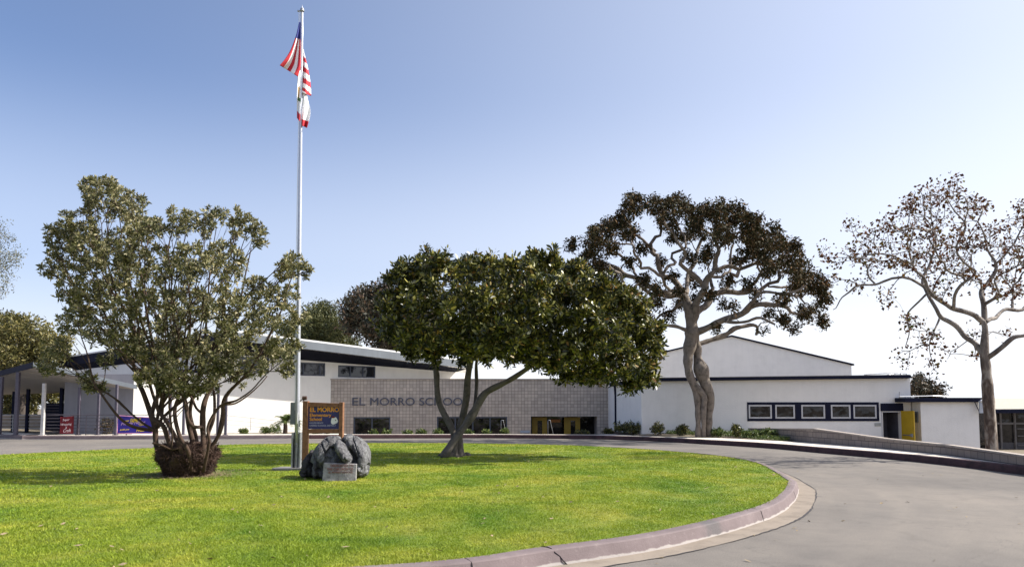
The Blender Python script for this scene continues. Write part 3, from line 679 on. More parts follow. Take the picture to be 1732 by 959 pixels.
def window(t, p0, p1, r, nm, frame_m, glass_m, fw=0.06, depth=-0.12):
    """r = (u0,u1,z0,z1) ; nm = list of mullion fractions"""
    f = MB(); u0, u1, z0, z1 = r
    f.lane(p0, p1, z0, z0+fw, depth, depth+0.09, u0, u1); f.lane(p0, p1, z1-fw, z1, depth, depth+0.09, u0, u1)
    f.lane(p0, p1, z0+fw, z1-fw, depth, depth+0.09, u0, u0+fw); f.lane(p0, p1, z0+fw, z1-fw, depth, depth+0.09, u1-fw, u1)
    for q in nm:
        c_ = u0+(u1-u0)*q; f.lane(p0, p1, z0+fw, z1-fw, depth, depth+0.085, c_-fw*.5, c_+fw*.5)
    o = obj('window', f, frame_m, t)
    edges = [0]+list(nm)+[1]
    for a, b in zip(edges, edges[1:]):
        ga = u0+(u1-u0)*a+fw*.5; gb = u0+(u1-u0)*b-fw*.5
        gm = MB(); gm.lane(p0, p1, z0+fw*.5, z1-fw*.5, depth+0.02, depth+0.035, ga, gb); obj('pane', gm, glass_m, o)
    return o
window(t, bp0, bp1, wins[0], [0.5], M['frame'], M['glass'], 0.085)
window(t, bp0, bp1, wins[1], [0.26, 0.51, 0.755], M['frame'], M['glass'], 0.085)
# recessed entrance
back = BY+1.6; bq0, bq1 = (bp0[0]+ent[0]-.1, back), (bp0[0]+ent[1]+.1, back)
mb = MB(); mb.lane(bp0, bp1, ent[3]+0.01, ent[3]+0.08, -2.0, -0.36, ent[0]-.1, ent[1]+.1)
mb.lane(bp0, bp1, -1.2, ent[3], -1.9, -0.36, ent[0]-.12, ent[0]-.01); mb.lane(bp0, bp1, -1.2, ent[3], -1.9, -0.36, ent[1]+.01, ent[1]+.12)
obj('porch', mb, M['stucco_shade'], t)
mb = MB(); mb.lane(bp0, bp1, -1.2, ent[3], -2.0, -1.92, ent[0]-.1, ent[1]+.1); obj('porch_glazing', mb, M['glass'], t)
for (a, b, c_, d_) in ((900, 925, 909, 917), (954, 981, 965, 973)):
    dY = BY+1.0
    x0, x1 = W(a, 700, dY).x, W(b, 700, dY).x; l0, l1 = W(c_, 700, dY).x, W(d_, 700, dY).x; zt = W(a, 705.5, dY).z
    mb = MB(); z0 = -1.15; zl0, zl1 = W(a, 738, dY).z, W(a, 711, dY).z
    mb.box(((x0+l0)/2, dY, (zt+z0)/2), (l0-x0, .06, zt-z0)); mb.box(((x1+l1)/2, dY, (zt+z0)/2), (x1-l1, .06, zt-z0))
    mb.box(((l0+l1)/2, dY, (zt+zl1)/2), (l1-l0, .06, zt-zl1)); mb.box(((l0+l1)/2, dY, (z0+zl0)/2), (l1-l0, .06, zl0-z0))
    d = obj('door', mb, M['yellow_shade'], t)
    mb = MB(); mb.box(((l0+l1)/2, dY+.01, (zl0+zl1)/2), (l1-l0, .02, zl1-zl0)); obj('pane', mb, M['glass'], d)
    mb = MB(); mb.box((x1-.12, dY-.06, -.15), (.03, .05, .3)); obj('handle', mb, M['galv'], d)
mb = MB(); a = W(930, 709, BY+1.3); b = W(948, 714, BY+1.3); mb.box(((a.x+b.x)/2, BY+1.3, (a.z+b.z)/2), (b.x-a.x, .05, a.z-b.z)); obj('lintel', mb, mat('orange_beam', (0.40, 0.16, 0.04), 0.6), t)
# wall lettering, one word per part
u0, zl = U(596, 685.5); zt = U(596, 672.5)[1]
for word, x0, x1 in (('EL', 596, 618), ('MORRO', 626.5, 701.5), ('SCHOOL', 709.5, 793)):
    a = U(x0, 685.5)[0]; b = U(x1, 685.5)[0]
    text_part('lettering', word, 0.5, M['lettering'], t, (bp0[0]+a, BY, zl), (1, 0), width=b-a, height=zt-zl, extrude=0.03, out=0.032)
mb = MB(); a = W(880, 728, BY-.02); b = W(896, 732, BY-.02); mb.box(((a.x+b.x)/2, BY-.02, (a.z+b.z)/2), (b.x-a.x, .03, a.z-b.z)); obj('notice_plate', mb, mat('pale_blue_plate', (0.3, 0.36, 0.45), 0.5), t)

# ------------------------------------------------------------------ TALL HALL ON THE LEFT
hA = np.array([W(225, 690, 42.0).x, 42.0]); hB = np.array([W(559, 690, 48.0).x, 48.0]); hd = (hB-hA); hL = np.linalg.norm(hd); hd = hd/hL; hn = np.array([hd[1], -hd[0]])
hEnd = hA+hd*(hL*1.9)
def online(px, off=0.0):
    """plan point where the pixel column meets the hall line shifted outward by off"""
    p = hA+hn*off; k = (px-CX)/FPX
    s = (k*p[1]-p[0])/(hd[0]-k*hd[1]); return p+hd*s
OV = 1.6
H0 = online(372); e0 = online(385, OV); e1 = online(790, OV)
zE0 = W(385, 557.5, e0[1]).z; zE1 = W(790, 608.5, e1[1]).z
t = thing('tall_hall', 'tall cream hall with sloping pale fascia and deep dark soffit behind the flagpole', 'school hall', (H0[0], H0[1], 0.1))
f = lambda px, py: hit(px, py, tuple(H0), tuple(hEnd))
LH = np.linalg.norm(hEnd-H0)
ztA = W(372, 597, H0[1]).z; sl = (f(700, 623.7)[1]-f(510, 608.8)[1])/(f(700, 623.7)[0]-f(510, 608.8)[0])
zt0 = f(510, 608.8)[1]-sl*f(510, 608.8)[0]; zt1 = zt0+sl*LH
w1 = rect(f, 487, 550, 612, 636); w2 = rect(f, 572, 635, 617.5, 639); w0 = rect(f, 405, 455, 603, 630)
hs = [(w0[0], w0[1], w0[2], w0[3]), w1, w2]
mb = MB(); mb.wall(tuple(H0), tuple(hEnd), -1.2, zt0, hs, 0.3, zt1=zt1); obj('wall', mb, M['stucco_warm'], t)
for r_, ms in ((w0, [.33, .67]), (w1, [.42, .86]), (w2, [.33, .67])): window(t, tuple(H0), tuple(hEnd), r_, ms, M['frame'], M['glass_hi'], 0.07, -0.14)
# left-facing facade running back
bd = np.array([-0.74, 0.67]); bd /= np.linalg.norm(bd); HL = H0+bd*24
p0_, p1_ = tuple(HL), tuple(H0)
fl = lambda px, py: hit(px, py, p0_, p1_)
wl = rect(fl, 238, 292, 597, 616)
mb = MB(); mb.wall(p0_, p1_, 0.0, zt0-0.2, [wl], 0.3, zt1=zt0); obj('wall', mb, M['stucco'], t); window(t, p0_, p1_, wl, [.5], M['frame'], M['glass_hi'], 0.07, -0.14)
mb = MB(); bk = HL+hd*20; mb.wall(tuple(bk), p0_, 0.0, zt1, (), .3, zt1=zt0-.2); obj('wall', mb, M['stucco'], t)
# roof: slab with pale edge on the right-hand side, navy rake on the left
c0 = np.array(e0); c1 = np.array(e1); c3 = c0+bd*27; c2 = c1+bd*25; z0, z1 = zE0, zE1
fh = 0.56
mb = MB(); mb.hexa([(c0[0], c0[1], z0-.1), (c1[0], c1[1], z1-.1), (c2[0], c2[1], z1-.1), (c3[0], c3[1], z0-.45)], [(c0[0], c0[1], z0), (c1[0], c1[1], z1), (c2[0], c2[1], z1), (c3[0], c3[1], z0-.35)])
rf = obj('roof', mb, M['white_trim'], t)
def band(mb, a, b, za, zb, zal, zbl, th=0.08):
    d = np.array(b)-np.array(a); d /= np.linalg.norm(d); n_ = np.array([d[1], -d[0]])*-th
    mb.hexa([(a[0], a[1], zal), (b[0], b[1], zbl), (b[0]+n_[0], b[1]+n_[1], zbl), (a[0]+n_[0], a[1]+n_[1], zal)], [(a[0], a[1], za), (b[0], b[1], zb), (b[0]+n_[0], b[1]+n_[1], zb), (a[0]+n_[0], a[1]+n_[1], za)])
mb = MB(); band(mb, c0, c1, z0-.105, z1-.105, z0-.105-fh+.1, z1-.105-fh+.1); obj('fascia', mb, M['fascia'], rf)
mb = MB(); band(mb, c3, c0-hn*.05, z0-.46, z0-.105, z0-1.1, z0-.75); obj('fascia', mb, M['navy'], rf)
s0 = np.array(H0); s1 = np.array(hEnd)
mb = MB()
i0_, i1_ = c0-hn*.09, c1-hn*.09
wA = hA+hd*np.dot(c0-hA, hd); wB = hA+hd*np.dot(c1-hA, hd)
zl = lambda p: zt0+sl*np.dot(p-H0, hd)
mb.face([(i0_[0], i0_[1], z0-.62), (wA[0], wA[1], zl(wA)), (wB[0], wB[1], zl(wB)), (i1_[0], i1_[1], z1-.62)])
mb.face([(i0_[0], i0_[1], z0-.62), (i1_[0], i1_[1], z1-.62), (i1_[0], i1_[1], z1-.60), (i0_[0], i0_[1], z0-.60)])
lw = H0+bd*23; mb.face([(i0_[0], i0_[1], z0-.62), (c3[0], c3[1], z0-1.0), (lw[0], lw[1], zt0-.2), (wA[0], wA[1], zl(wA))])
mb.face([(i0_[0], i0_[1], z0-.11), (i1_[0], i1_[1], z1-.11), (i1_[0]+bd[0]*20, i1_[1]+bd[1]*20, z1-.11), (i0_[0]+bd[0]*20, i0_[1]+bd[1]*20, z0-.4)])
obj('soffit', mb, M['navy_soffit'], rf)

# low wing in front of the hall: bright wall from the corner
t = thing('low_wing', 'low flat wing with sunlit cream side wall and front wall coloured dark grey for shade behind the shrub', 'school building', (hA[0], hA[1], 0.1))
zlow = 3.65
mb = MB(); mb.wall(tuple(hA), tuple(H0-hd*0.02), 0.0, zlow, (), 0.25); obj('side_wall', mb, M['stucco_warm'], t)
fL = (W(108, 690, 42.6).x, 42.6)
mb = MB(); mb.wall(fL, tuple(hA), 0.0, zlow-.2, (), 0.25); obj('front_wall', mb, M['stucco_shade'], t)
mb = MB(); mb.poly([(fL[0], fL[1]), (hA[0], hA[1]+.02), (H0[0]-.1, H0[1]+.1), (H0[0]-8, 52), (fL[0]-1, 52)], zlow-.35, zlow-.22)
obj('roof', mb, M['roofing'], t)
mb = MB(); band(mb, hA+hn*.1, H0+hn*.1, zlow+.12, zlow+.12, zlow-.06, zlow-.06, .12); obj('fascia', mb, M['navy'], t)

# ------------------------------------------------------------------ COVERED WALKWAY
Pc = W(56, 613.5, 39.0); Lc = W(0, 627, 44.0); Lc2 = W(-120, 660, 56.0); Rc = W(232, 652, 41.4)
t = thing('covered_walkway', 'covered walkway with navy edged sloping canopy on slim posts at the far left', 'walkway canopy', (Pc.x, Pc.y, 0.2))
BLc = Vector((-41, 56, 2.6)); BRc = Vector((-24.5, 47, 2.75))
top = [Pc, Rc, BRc, BLc, Lc2]
mb = MB(); mb.hexa([(p.x, p.y, p.z-.14) for p in top], [(p.x, p.y, p.z) for p in top]); rf = obj('canopy', mb, M['soffit'], t)
mb = MB(); band(mb, (Lc2.x, Lc2.y), (Pc.x, Pc.y), Lc2.z+.03, Pc.z+.03, Lc2.z-.27, Pc.z-.27, -.05); obj('fascia', mb, M['navy'], rf)
mb = MB(); band(mb, (Pc.x, Pc.y), (Rc.x, Rc.y), Pc.z+.03, Rc.z+.03, Pc.z-.2, Rc.z-.2, -.05); obj('fascia', mb, M['fascia'], rf)
mb = MB()
for k in range(1, 9):
    a = Pc.lerp(Rc, k/9); b = Lc2.lerp(BLc, k/9)
    a2, b2 = Pc.lerp(Lc2, k/9), Rc.lerp(BRc, k/9)
    mb.tube([a2-Vector((0, 0, .17)), b2-Vector((0, 0, .17))], .03, 4)
obj('purlins', mb, M['soffit'], rf)
def lane_z(p):  # canopy underside
    return None
fr = lambda k: Pc.lerp(Rc, k)
for px, yt, dd, th, mm in ((3, 642, 41.5, .16, 'post'), (31, 634, 40.2, .17, 'post'), (75, 653, 40.0, .15, 'rail_pale'), (24, 666, 47, .15, 'navy'), (48, 662, 46, .16, 'navy'), (105, 659, 45, .18, 'navy')):
    a = W(px, yt, dd); mb = MB(); zt_ = a.z+.15
    mb.box((a.x, a.y, (zt_+.15)/2), (th, th, zt_-.15)); mb.box((a.x, a.y, .21), (th+.12, th+.12, .03)); obj('post', mb, M[mm], t, bevel=.008)
# posts along the front of the grey and cream walls
for px, yt, dd in ((135, 655, 40.4), (168, 652, 40.5), (198, 650, 40.3), (289, 662, 40.3), (312, 664, 40.8), (370, 650, 40.6), (383, 668, 40.2)):
    a = W(px, yt, dd); mb = MB(); mb.box((a.x, a.y, (a.z+.15)/2+.0), (.12, .12, a.z-.15)); mb.box((a.x, a.y, .215), (.22, .22, .03))
    obj('post', mb, M['post'], t, bevel=.008)

def railing(label, P0, P1, h0, h1, nr, step, m, group=None):
    t = thing('railing', label, 'railing', tuple(P0), group)
    P0, P1 = Vector(P0), Vector(P1); L = (P1-P0).length; n = max(1, round(L/step))
    for k in range(n+1):
        p = P0.lerp(P1, k/n); hh = h0+(h1-h0)*k/n; mb = MB(); mb.tube([p, p+Vector((0, 0, hh))], .025, 6); obj('post', mb, M[m], t)
    for q in range(nr):
        f_ = (q+1)/nr; mb = MB(); mb.tube([P0+Vector((0, 0, h0*f_)), P1+Vector((0, 0, h1*f_))], .018 if q < nr-1 else .026, 6); obj('rail', mb, M[m], t)
    return t
a = W(76, 735, 40.2); b = W(282, 735, 40.5)
railing('long dark horizontal bar railing in front of the grey walkway wall', (a.x, a.y, .2), (b.x, b.y, .2), 1.05, 1.05, 6, 2.1, 'rail')
a = W(0, 735, 46); b = W(70, 735, 46)
railing('pale horizontal bar railing under the canopy at the far left edge', (a.x-1, a.y, .2), (b.x, b.y, .2), 1.0, 1.0, 5, 1.6, 'rail_pale')
a = online(375, .9); b = online(522, .9)
railing('ramp handrail sloping down beside the sunlit cream wall', (a[0], a[1], .45), (b[0], b[1], .05), .78, .62, 3, 1.7, 'rail_pale')
# dark rear screen wall beyond the canopy
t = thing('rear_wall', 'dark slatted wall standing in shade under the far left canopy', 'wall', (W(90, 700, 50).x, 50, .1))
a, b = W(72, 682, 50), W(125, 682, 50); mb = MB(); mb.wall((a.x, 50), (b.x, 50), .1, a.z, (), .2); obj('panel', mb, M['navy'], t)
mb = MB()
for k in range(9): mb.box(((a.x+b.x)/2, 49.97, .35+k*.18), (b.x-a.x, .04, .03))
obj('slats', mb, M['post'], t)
a, b = W(-30, 690, 58), W(72, 690, 58); t = thing('garden_wall', 'brown low wall behind the pale railing at the left edge', 'wall', ((a.x+b.x)/2, 58, .1))
mb = MB(); mb.wall((a.x, 58), (b.x, 58), .1, 1.0, (), .2); obj('wall', mb, M['gutter'], t)
mb = MB(); mb.wall((a.x, 57.99), (b.x, 57.99), 1.0, 1.08, (), .22); obj('cap', mb, M['stone_cap'], t)
# potted dark shrub behind the railing added with plants below

# banners
def banner(label, x0, x1, yt0, yt1, yb, D, m, name='banner'):
    p0 = W(x0, yb, D); p1 = W(x1, yb, D); t = thing(name, label, 'banner', (p0.x, p0.y, p0.z))
    zt0_, zt1_ = W(x0, yt0, D).z, W(x1, yt1, D).z; mb = MB(); n = 16; vs = []
    for side in (0, .012):
        for k in range(n+1):
            u = k/n; x = p0.x+(p1.x-p0.x)*u; wv = .025*math.sin(u*9)+.012*math.sin(u*23)
            vs += [(x, D+wv*.6+side, p0.z), (x, D+wv+side, (p0.z+zt0_+(zt1_-zt0_)*u)/2), (x, D+wv*.5+side, zt0_+(zt1_-zt0_)*u-.03*math.sin(u*math.pi))]
    fs = []
    for k in range(n):
        for j in range(2):
            a = k*3+j; fs.append((a, a+3, a+4, a+1)); c_ = (n+1)*3+a; fs.append((c_, c_+1, c_+4, c_+3))
    mb.faces_idx(vs, fs); obj('cloth', mb, m, t, smooth=True)
    return t, p0, p1, zt0_, zt1_
t, p0, p1, za, zb = banner('red cloth banner with white script tied to the dark railing', 101, 124, 704.5, 703, 733, 40.0, M['red'])
wd_ = p1.x-p0.x; hh = za-p0.z
for s, y, w_, hf, x in (('Super', .70, .50, .17, .22), ('Wrapping', .42, .80, .17, .08), ('&', .30, .10, .10, .44), ('Craft', .07, .55, .19, .30)):
    text_part('lettering', s, .3, M['bannerwhite'], t, (p0.x+wd_*x, 39.95, p0.z+hh*y), (1, 0), width=wd_*w_, height=hh*hf, extrude=.003, shear=.2, tilt=.08, out=0.0)
t, p0, p1, za, zb = banner('purple vinyl banner with yellow and pink lettering beside the slim post', 199, 258, 702.5, 706, 732.5, 40.05, M['purple'])
wd_ = p1.x-p0.x; hh = za-p0.z
for s, y, w_, hf, x, mm, sh_ in (('FAMILY', .58, .32, .24, .36, 'banneryellow', .3), ('your', .62, .14, .10, .20, 'banneryellow', .2), ('Movie Night', .40, .70, .20, .10, 'bannerpink', .3), ('FUN', .42, .14, .16, .62, 'banneryellow', .2), ('6:00 pm', .12, .26, .12, .08, 'banneryellow', .2), ('FREE', .08, .24, .20, .55, 'banneryellow', .2)):
    text_part('lettering', s, .3, M[mm], t, (p0.x+wd_*x, 39.99, p0.z+hh*y), (1, 0), width=wd_*w_, height=hh*hf, extrude=.003, shear=sh_, tilt=.08, bold=0.008)
mb = MB(); mb.tube([(p0.x, 40.0, p0.z), (p1.x, 40.0, p0.z), (p1.x, 40.0, zb-.01), (p0.x, 40.0, za), (p0.x, 40.0, p0.z)], .02, 4); obj('hem', mb, mat('banner_hem', (.5, .22, .36), .6), t)

# ------------------------------------------------------------------ RIGHT-HAND CLASSROOM WING
CYY = 40.0
c0 = (W(1085, 690, CYY).x, CYY); c1 = (W(1541, 690, CYY).x, CYY)
t = thing('classroom_wing', 'long white stucco wing with navy roof edge and a row of five windows', 'school building', ((c0[0]+c1[0])/2, CYY, -.6))
f = lambda px, py: hit(px, py, c0, c1)
zr0, zr1 = f(1085, 640)[1], f(1537, 634.5)[1]
strip = rect(f, 1264.5, 1486, 681, 711); door = rect(f, 1493, 1525, 697, 740); door = (door[0], door[1], -.62, door[3])
mb = MB(); mb.wall(c0, c1, -.65, zr0-.02, [strip, door], .3, zt1=zr1-.02); obj('wall', mb, M['stucco'], t)
# window band with five framed windows
mb = MB()
u0, u1, z0, z1 = strip
wx = [(1266, 1305), (1311, 1344), (1355, 1395), (1405, 1438), (1443, 1482)]
ww = [(f(a, 690)[0], f(b, 690)[0]) for a, b in wx]
zz0, zz1 = f(1300, 707.5)[1], f(1300, 684.5)[1]
edges = [u0-.03]+[v for q in ww for v in q]+[u1+.03]
for k in range(0, len(edges), 2): mb.lane(c0, c1, z0-.03, z1+.03, -.15, .03, edges[k], edges[k+1])
for a, b in ww: mb.lane(c0, c1, z0-.03, zz0, -.15, .03, a, b); mb.lane(c0, c1, zz1, z1+.03, -.15, .03, a, b)
obj('window_band', mb, M['navy'], t)
for a, b in ww: window(t, c0, c1, (a, b, zz0, zz1), [], M['win_white'], M['glass'], .075, -.06)
mb = MB(); mb.lane(c0, c1, zr0-.17, zr0, -.3, .25, -.1, (c1[0]-c0[0])-.1, zt1=zr1)
# sloping bottom too
mb = MB(); L_ = c1[0]-c0[0]
P_ = lambda u, o, z: (c0[0]+u, CYY-o, z)
mb.hexa([P_(-.1, .28, zr0-.16), P_(L_-.08, .28, zr1-.16), P_(L_-.08, -8, zr1-.16), P_(-.1, -8, zr0-.16)], [P_(-.1, .28, zr0), P_(L_-.08, .28, zr1), P_(L_-.08, -8, zr1), P_(-.1, -8, zr0)])
rf = obj('roof', mb, M['navy'], t)
mb = MB(); mb.hexa([P_(0, .2, zr0+.004), P_(L_-.1, .2, zr1+.004), P_(L_-.1, -8, zr1+.004), P_(0, -8, zr0+.004)], [P_(0, .2, zr0+.03), P_(L_-.1, .2, zr1+.03), P_(L_-.1, -8, zr1+.03), P_(0, -8, zr0+.03)]); obj('gravel', mb, M['roofing'], rf)
mb = MB()
a = W(1462, 634, CYY+1); b = W(1500, 631, CYY+1); c_ = W(1533, 631.5, CYY+1)
mb.tube([a+Vector((0, 0, .02)), b+Vector((0, 0, .0)), c_, c_-Vector((0, 0, .15))], .035, 6); mb.tube([b-Vector((0, 0, .1)), b+Vector((.8, .3, .02)), c_+Vector((-.1, .3, -.05))], .03, 6)
obj('roof_pipe', mb, M['galv'], rf)
# doorway
mb = MB(); mb.lane(c0, c1, -.62, door[3], -1.6, -1.5, door[0]-.3, door[1]+.3); mb.lane(c0, c1, -.62, door[3]+.3, -1.55, -.31, door[1]+.01, door[1]+.1); obj('vestibule', mb, mat('vestibule_grey', (.12, .12, .15), .8), t)
mb = MB(); h0 = rect(f, 1489, 1527, 682, 695); mb.lane(c0, c1, h0[2], h0[3], .005, .07, h0[0], h0[1]); obj('transom', mb, M['navy'], t)
tr = (f(1497, 690)[0], f(1500, 690)[0])
mb = MB(); q = rect(f, 1490.5, 1492.8, 696, 745); mb.lane(c0, c1, -.62, q[3], .002, .04, q[0], q[1]); q = rect(f, 1491, 1526, 694.8, 697); mb.lane(c0, c1, q[2], q[3], .002, .04, q[0], q[1]); obj('door_frame', mb, M['win_white'], t)
hx = c0[0]+door[1]; zt = f(1525, 694.5)[1]
dl = W(1545, 700, CYY-.92); dvec = Vector((dl.x-hx, -.92, 0)); ang = math.atan2(dvec.y, dvec.x)
mb = MB(); mb.box((hx+dvec.x/2, CYY-.06+dvec.y/2, (zt-.6)/2), (dvec.length, .05, zt+.6), ang); d = obj('door', mb, M['yellow'], t)
q = Vector((-dvec.y, dvec.x, 0)).normalized()*-.05; cpt = Vector((hx, CYY-.06, 0))
mb = MB(); a = cpt+dvec*.15+q; b = cpt+dvec*.85+q; zc_ = f(1535, 735)[1]
mb.tube([(a.x, a.y, zc_), (b.x, b.y, zc_)], .03, 6); mb.box((b.x, b.y, zc_), (.12, .08, .16), ang); obj('handle', mb, M['galv'], d)
mb = MB(); q = rect(f, 1479, 1489.5, 715, 720.5); mb.lane(c0, c1, q[2], q[3], .005, .03, q[0], q[1]); pl = obj('wall_plate', mb, mat('plate_grey', (.33, .34, .32), .5), t)
# angled walls on the left and the downpipe
k1 = (W(1040, 690, 43).x, 43.0)
mb = MB(); mb.wall(k1, c0, -.65, f(1060, 652)[1]+.15, (), .25, zt1=zr0-.05); obj('angled_wall', mb, M['stucco'], t)
mb = MB(); mb.wall((bp1[0]-.05, 48.02), (k1[0]-.0, k1[1]), -1.3, 2.95, (), .2, zt1=2.85); obj('return_wall', mb, M['stucco'], t)
mb = MB(); band(mb, (k1[0]-.1, k1[1]-.12), (c0[0], c0[1]-.25), 2.98, zr0, 2.80, zr0-.17, -.2)
band(mb, (bp1[0]-.1, 47.9), (k1[0]-.1, k1[1]), 3.3, 2.98, 3.18, 2.84, -.15); obj('fascia', mb, M['navy'], rf)
mb = MB(); mb.tube([(k1[0]-.02, k1[1]-.14, 2.85), (k1[0]+.02, k1[1]-.14, 2.3), (k1[0]+.02, k1[1]-.14, -.1)], .065, 6); obj('downpipe', mb, M['navy'], t)
mb = MB(); mb.wall((c1[0], CYY+.3), (c1[0]+.02, CYY+8), -.65, zr1-.17, (), .2); mb.wall((c1[0], CYY+8), (c0[0], CYY+8), -.65, zr1-.2, (), .2); obj('rear_wall', mb, M['stucco'], t)

# tool shed annex at the right end
AY = 39.2; a0 = (W(1557, 690, AY).x, AY); a1 = (W(1655, 690, AY).x, AY)
t = thing('annex', 'plain low white annex with navy roof edge right of the open yellow door', 'school building', (a0[0], AY, -.6))
f = lambda px, py: hit(px, py, a0, a1)
za, zb = f(1557, 672.5)[1], f(1657, 672)[1]
mb = MB(); mb.wall(a0, a1, -.65, za-.1, (), .25); obj('wall', mb, M['stucco'], t)
mb = MB(); mb.wall((a0[0], AY+6), (a0[0], AY+.26), -.65, za-.1, (), .25); mb.wall((a1[0], AY+.26), (a1[0], AY+6), -.65, za-.1, (), .25); obj('side_wall', mb, M['stucco'], t)
mb = MB(); mb.hexa([(a0[0]-.9, AY-.22, za-.22), (a1[0]+.25, AY-.22, za-.22), (a1[0]+.25, AY+6, za-.22), (a0[0]-.9, AY+6, za-.22)], [(a0[0]-.9, AY-.22, za), (a1[0]+.25, AY-.22, za), (a1[0]+.25, AY+6, za), (a0[0]-.9, AY+6, za)])
rf = obj('roof', mb, M['navy'], t)
mb = MB(); mb.tube([(a0[0]-1.1, AY-.1, za+.05), (a0[0]+.6, AY-.1, za+.09), (a0[0]+1.6, AY+.2, za+.06)], .03, 5); mb.tube([(a0[0]-1.05, AY, za), (a0[0]-1.05, AY, za+.3)], .025, 5); obj('roof_pipe', mb, M['galv'], rf)
mb = MB(); y_ = AY+.45
for k in range(5): mb.box((a0[0]-.03, y_, 1.35-k*.1), (.05, .38, .05))
mb.box((a0[0]-.012, y_, 1.15), (.02, .42, .56)); obj('vent', mb, M['greybox'], t)
mb = MB(); a = W(1662, 688, AY-.3); mb.box((a.x, a.y, a.z), (.34, .1, .62)); lp = obj('floodlight', mb, mat('pale_box', (.42, .45, .5), .5), t)
mb = MB(); a = W(1650, 682, AY-.2); b = W(1658, 697, AY-.2); mb.tube([W(1648, 678, AY-.2), W(1656, 696, AY-.2)], .02, 5); mb.tube([W(1655, 678, AY-.2), W(1659, 686, AY-.3)], .02, 5); obj('bracket', mb, M['navy'], lp)
a = W(1660, 678, AY-.35); mb = MB(); mb.ball(a, .07); obj('lamp', mb, M['emblem'], lp)

# gabled hall behind
GY_ = 52.0
apex = W(1237, 569.5, GY_); ge = W(1440, 617.5, GY_); half = ge.x-apex.x; L0 = apex.x-half
t = thing('gabled_hall', 'large white gabled hall rising behind the five window wing', 'school hall', (apex.x, GY_, -.6))
mb = MB(); V1 = [(L0, GY_, -.6), (ge.x, GY_, -.6), (ge.x, GY_, ge.z), (apex.x, GY_, apex.z), (L0, GY_, ge.z)]
mb.hexa([(x, y, z) for x, y, z in V1], [(x, y+18, z) for x, y, z in V1]); obj('wall', mb, M['stucco'], t)
mb = MB()
for (xa, za_, xb, zb_) in ((L0-.15, ge.z-.03, apex.x, apex.z+.0), (apex.x, apex.z+.0, ge.x+.15, ge.z-.03)):
    mb.hexa([(xa, GY_-.12, za_+.005), (xb, GY_-.12, zb_+.005), (xb, GY_+18.1, zb_+.005), (xa, GY_+18.1, za_+.005)], [(xa, GY_-.12, za_+.11), (xb, GY_-.12, zb_+.11), (xb, GY_+18.1, zb_+.11), (xa, GY_+18.1, za_+.11)])
obj('roof', mb, M['navy'], t)

# far right classroom
EY = 42.0
e0 = (W(1668, 690, EY).x, EY); e1 = (e0[0]+12, EY)
t = thing('far_classroom', 'dark glazed classroom with tan roof at the far right edge', 'school building', (e0[0], EY, -.8))
zf = W(1700, 698, EY).z
mb = MB(); mb.hexa([(e0[0]-.4, EY-.6, zf+.13), (e1[0], EY-.6, zf+.22), (e1[0], EY+6, zf+.85), (e0[0]-.4, EY+6, zf+.72)], [(e0[0]-.4, EY-.6, zf+.2), (e1[0], EY-.6, zf+.29), (e1[0], EY+6, zf+.95), (e0[0]-.4, EY+6, zf+.82)]); rf = obj('roof', mb, M['shingle'], t)
mb = MB(); mb.hexa([(e0[0]-.4, EY-.66, zf-.02), (e1[0], EY-.66, zf+.07), (e1[0], EY-.61, zf+.07), (e0[0]-.4, EY-.61, zf-.02)], [(e0[0]-.4, EY-.66, zf+.17), (e1[0], EY-.66, zf+.26), (e1[0], EY-.61, zf+.26), (e0[0]-.4, EY-.61, zf+.17)]); obj('fascia', mb, M['navy'], rf)
mb = MB(); mb.lane(e0, e1, -.8, zf+.13, -.2, -.1); mb.wall((e0[0], EY+6), (e0[0], EY-.0), -.8, zf+.15, (), .1); obj('glazing', mb, M['glass'], t)
mb = MB(); f = lambda px, py: hit(px, py, e0, e1)
mb.lane(e0, e1, -.8, f(1690, 748)[1], -.09, -.05); obj('spandrel', mb, mat('dark_spandrel', (.05, .045, .05), .6), t)
mb = MB()
for px in (1684, 1692, 1716): u = f(px, 700)[0]; mb.lane(e0, e1, -.8, zf+.1, -.09, .03, u-.04, u+.04)
for k in range(6): u = f(1732, 700)[0]+.6+k*1.5; mb.lane(e0, e1, -.8, zf+.1, -.09, .03, u-.04, u+.04)
z = f(1700, 716)[1]; mb.lane(e0, e1, z-.05, z+.05, -.09, .0)
u = f(1720, 700)[0]
for py in (725, 737, 753): z = f(1725, py)[1]; mb.lane(e0, e1, z-.025, z+.025, -.09, -.01, u, u+1.5)
obj('window_bars', mb, mat('dark_bars', (.10, .09, .09), .5), t)

# handrails in front of the entrance
def stair_rail(label, x0, x1, D):
    a = W(x0, 738, D); b = W(x1, 738, D); zt = W(x0, 710, D).z
    t = thing('stair_handrail', label, 'handrail', (a.x, D, -.2))
    for k, (dz, dx) in enumerate(((0, 0),)):
        mb = MB(); mb.tube([(a.x, D, -.3), (a.x, D, zt+dz-.05), (a.x+.05, D, zt+dz), (a.x+.12, D, zt+dz-.03), (b.x-.05, D+.9, .15+dz*.3), (b.x, D+.9, -.05), (b.x, D+.9, -.7)], .018, 6)
        obj('rail', mb, M['galv'], t, smooth=True)
stair_rail('slim silver handrail before the wide dark window', 847.5, 857.5, 43.4)
stair_rail('slim silver handrail before the yellow doorway', 927, 938.5, 43.4)

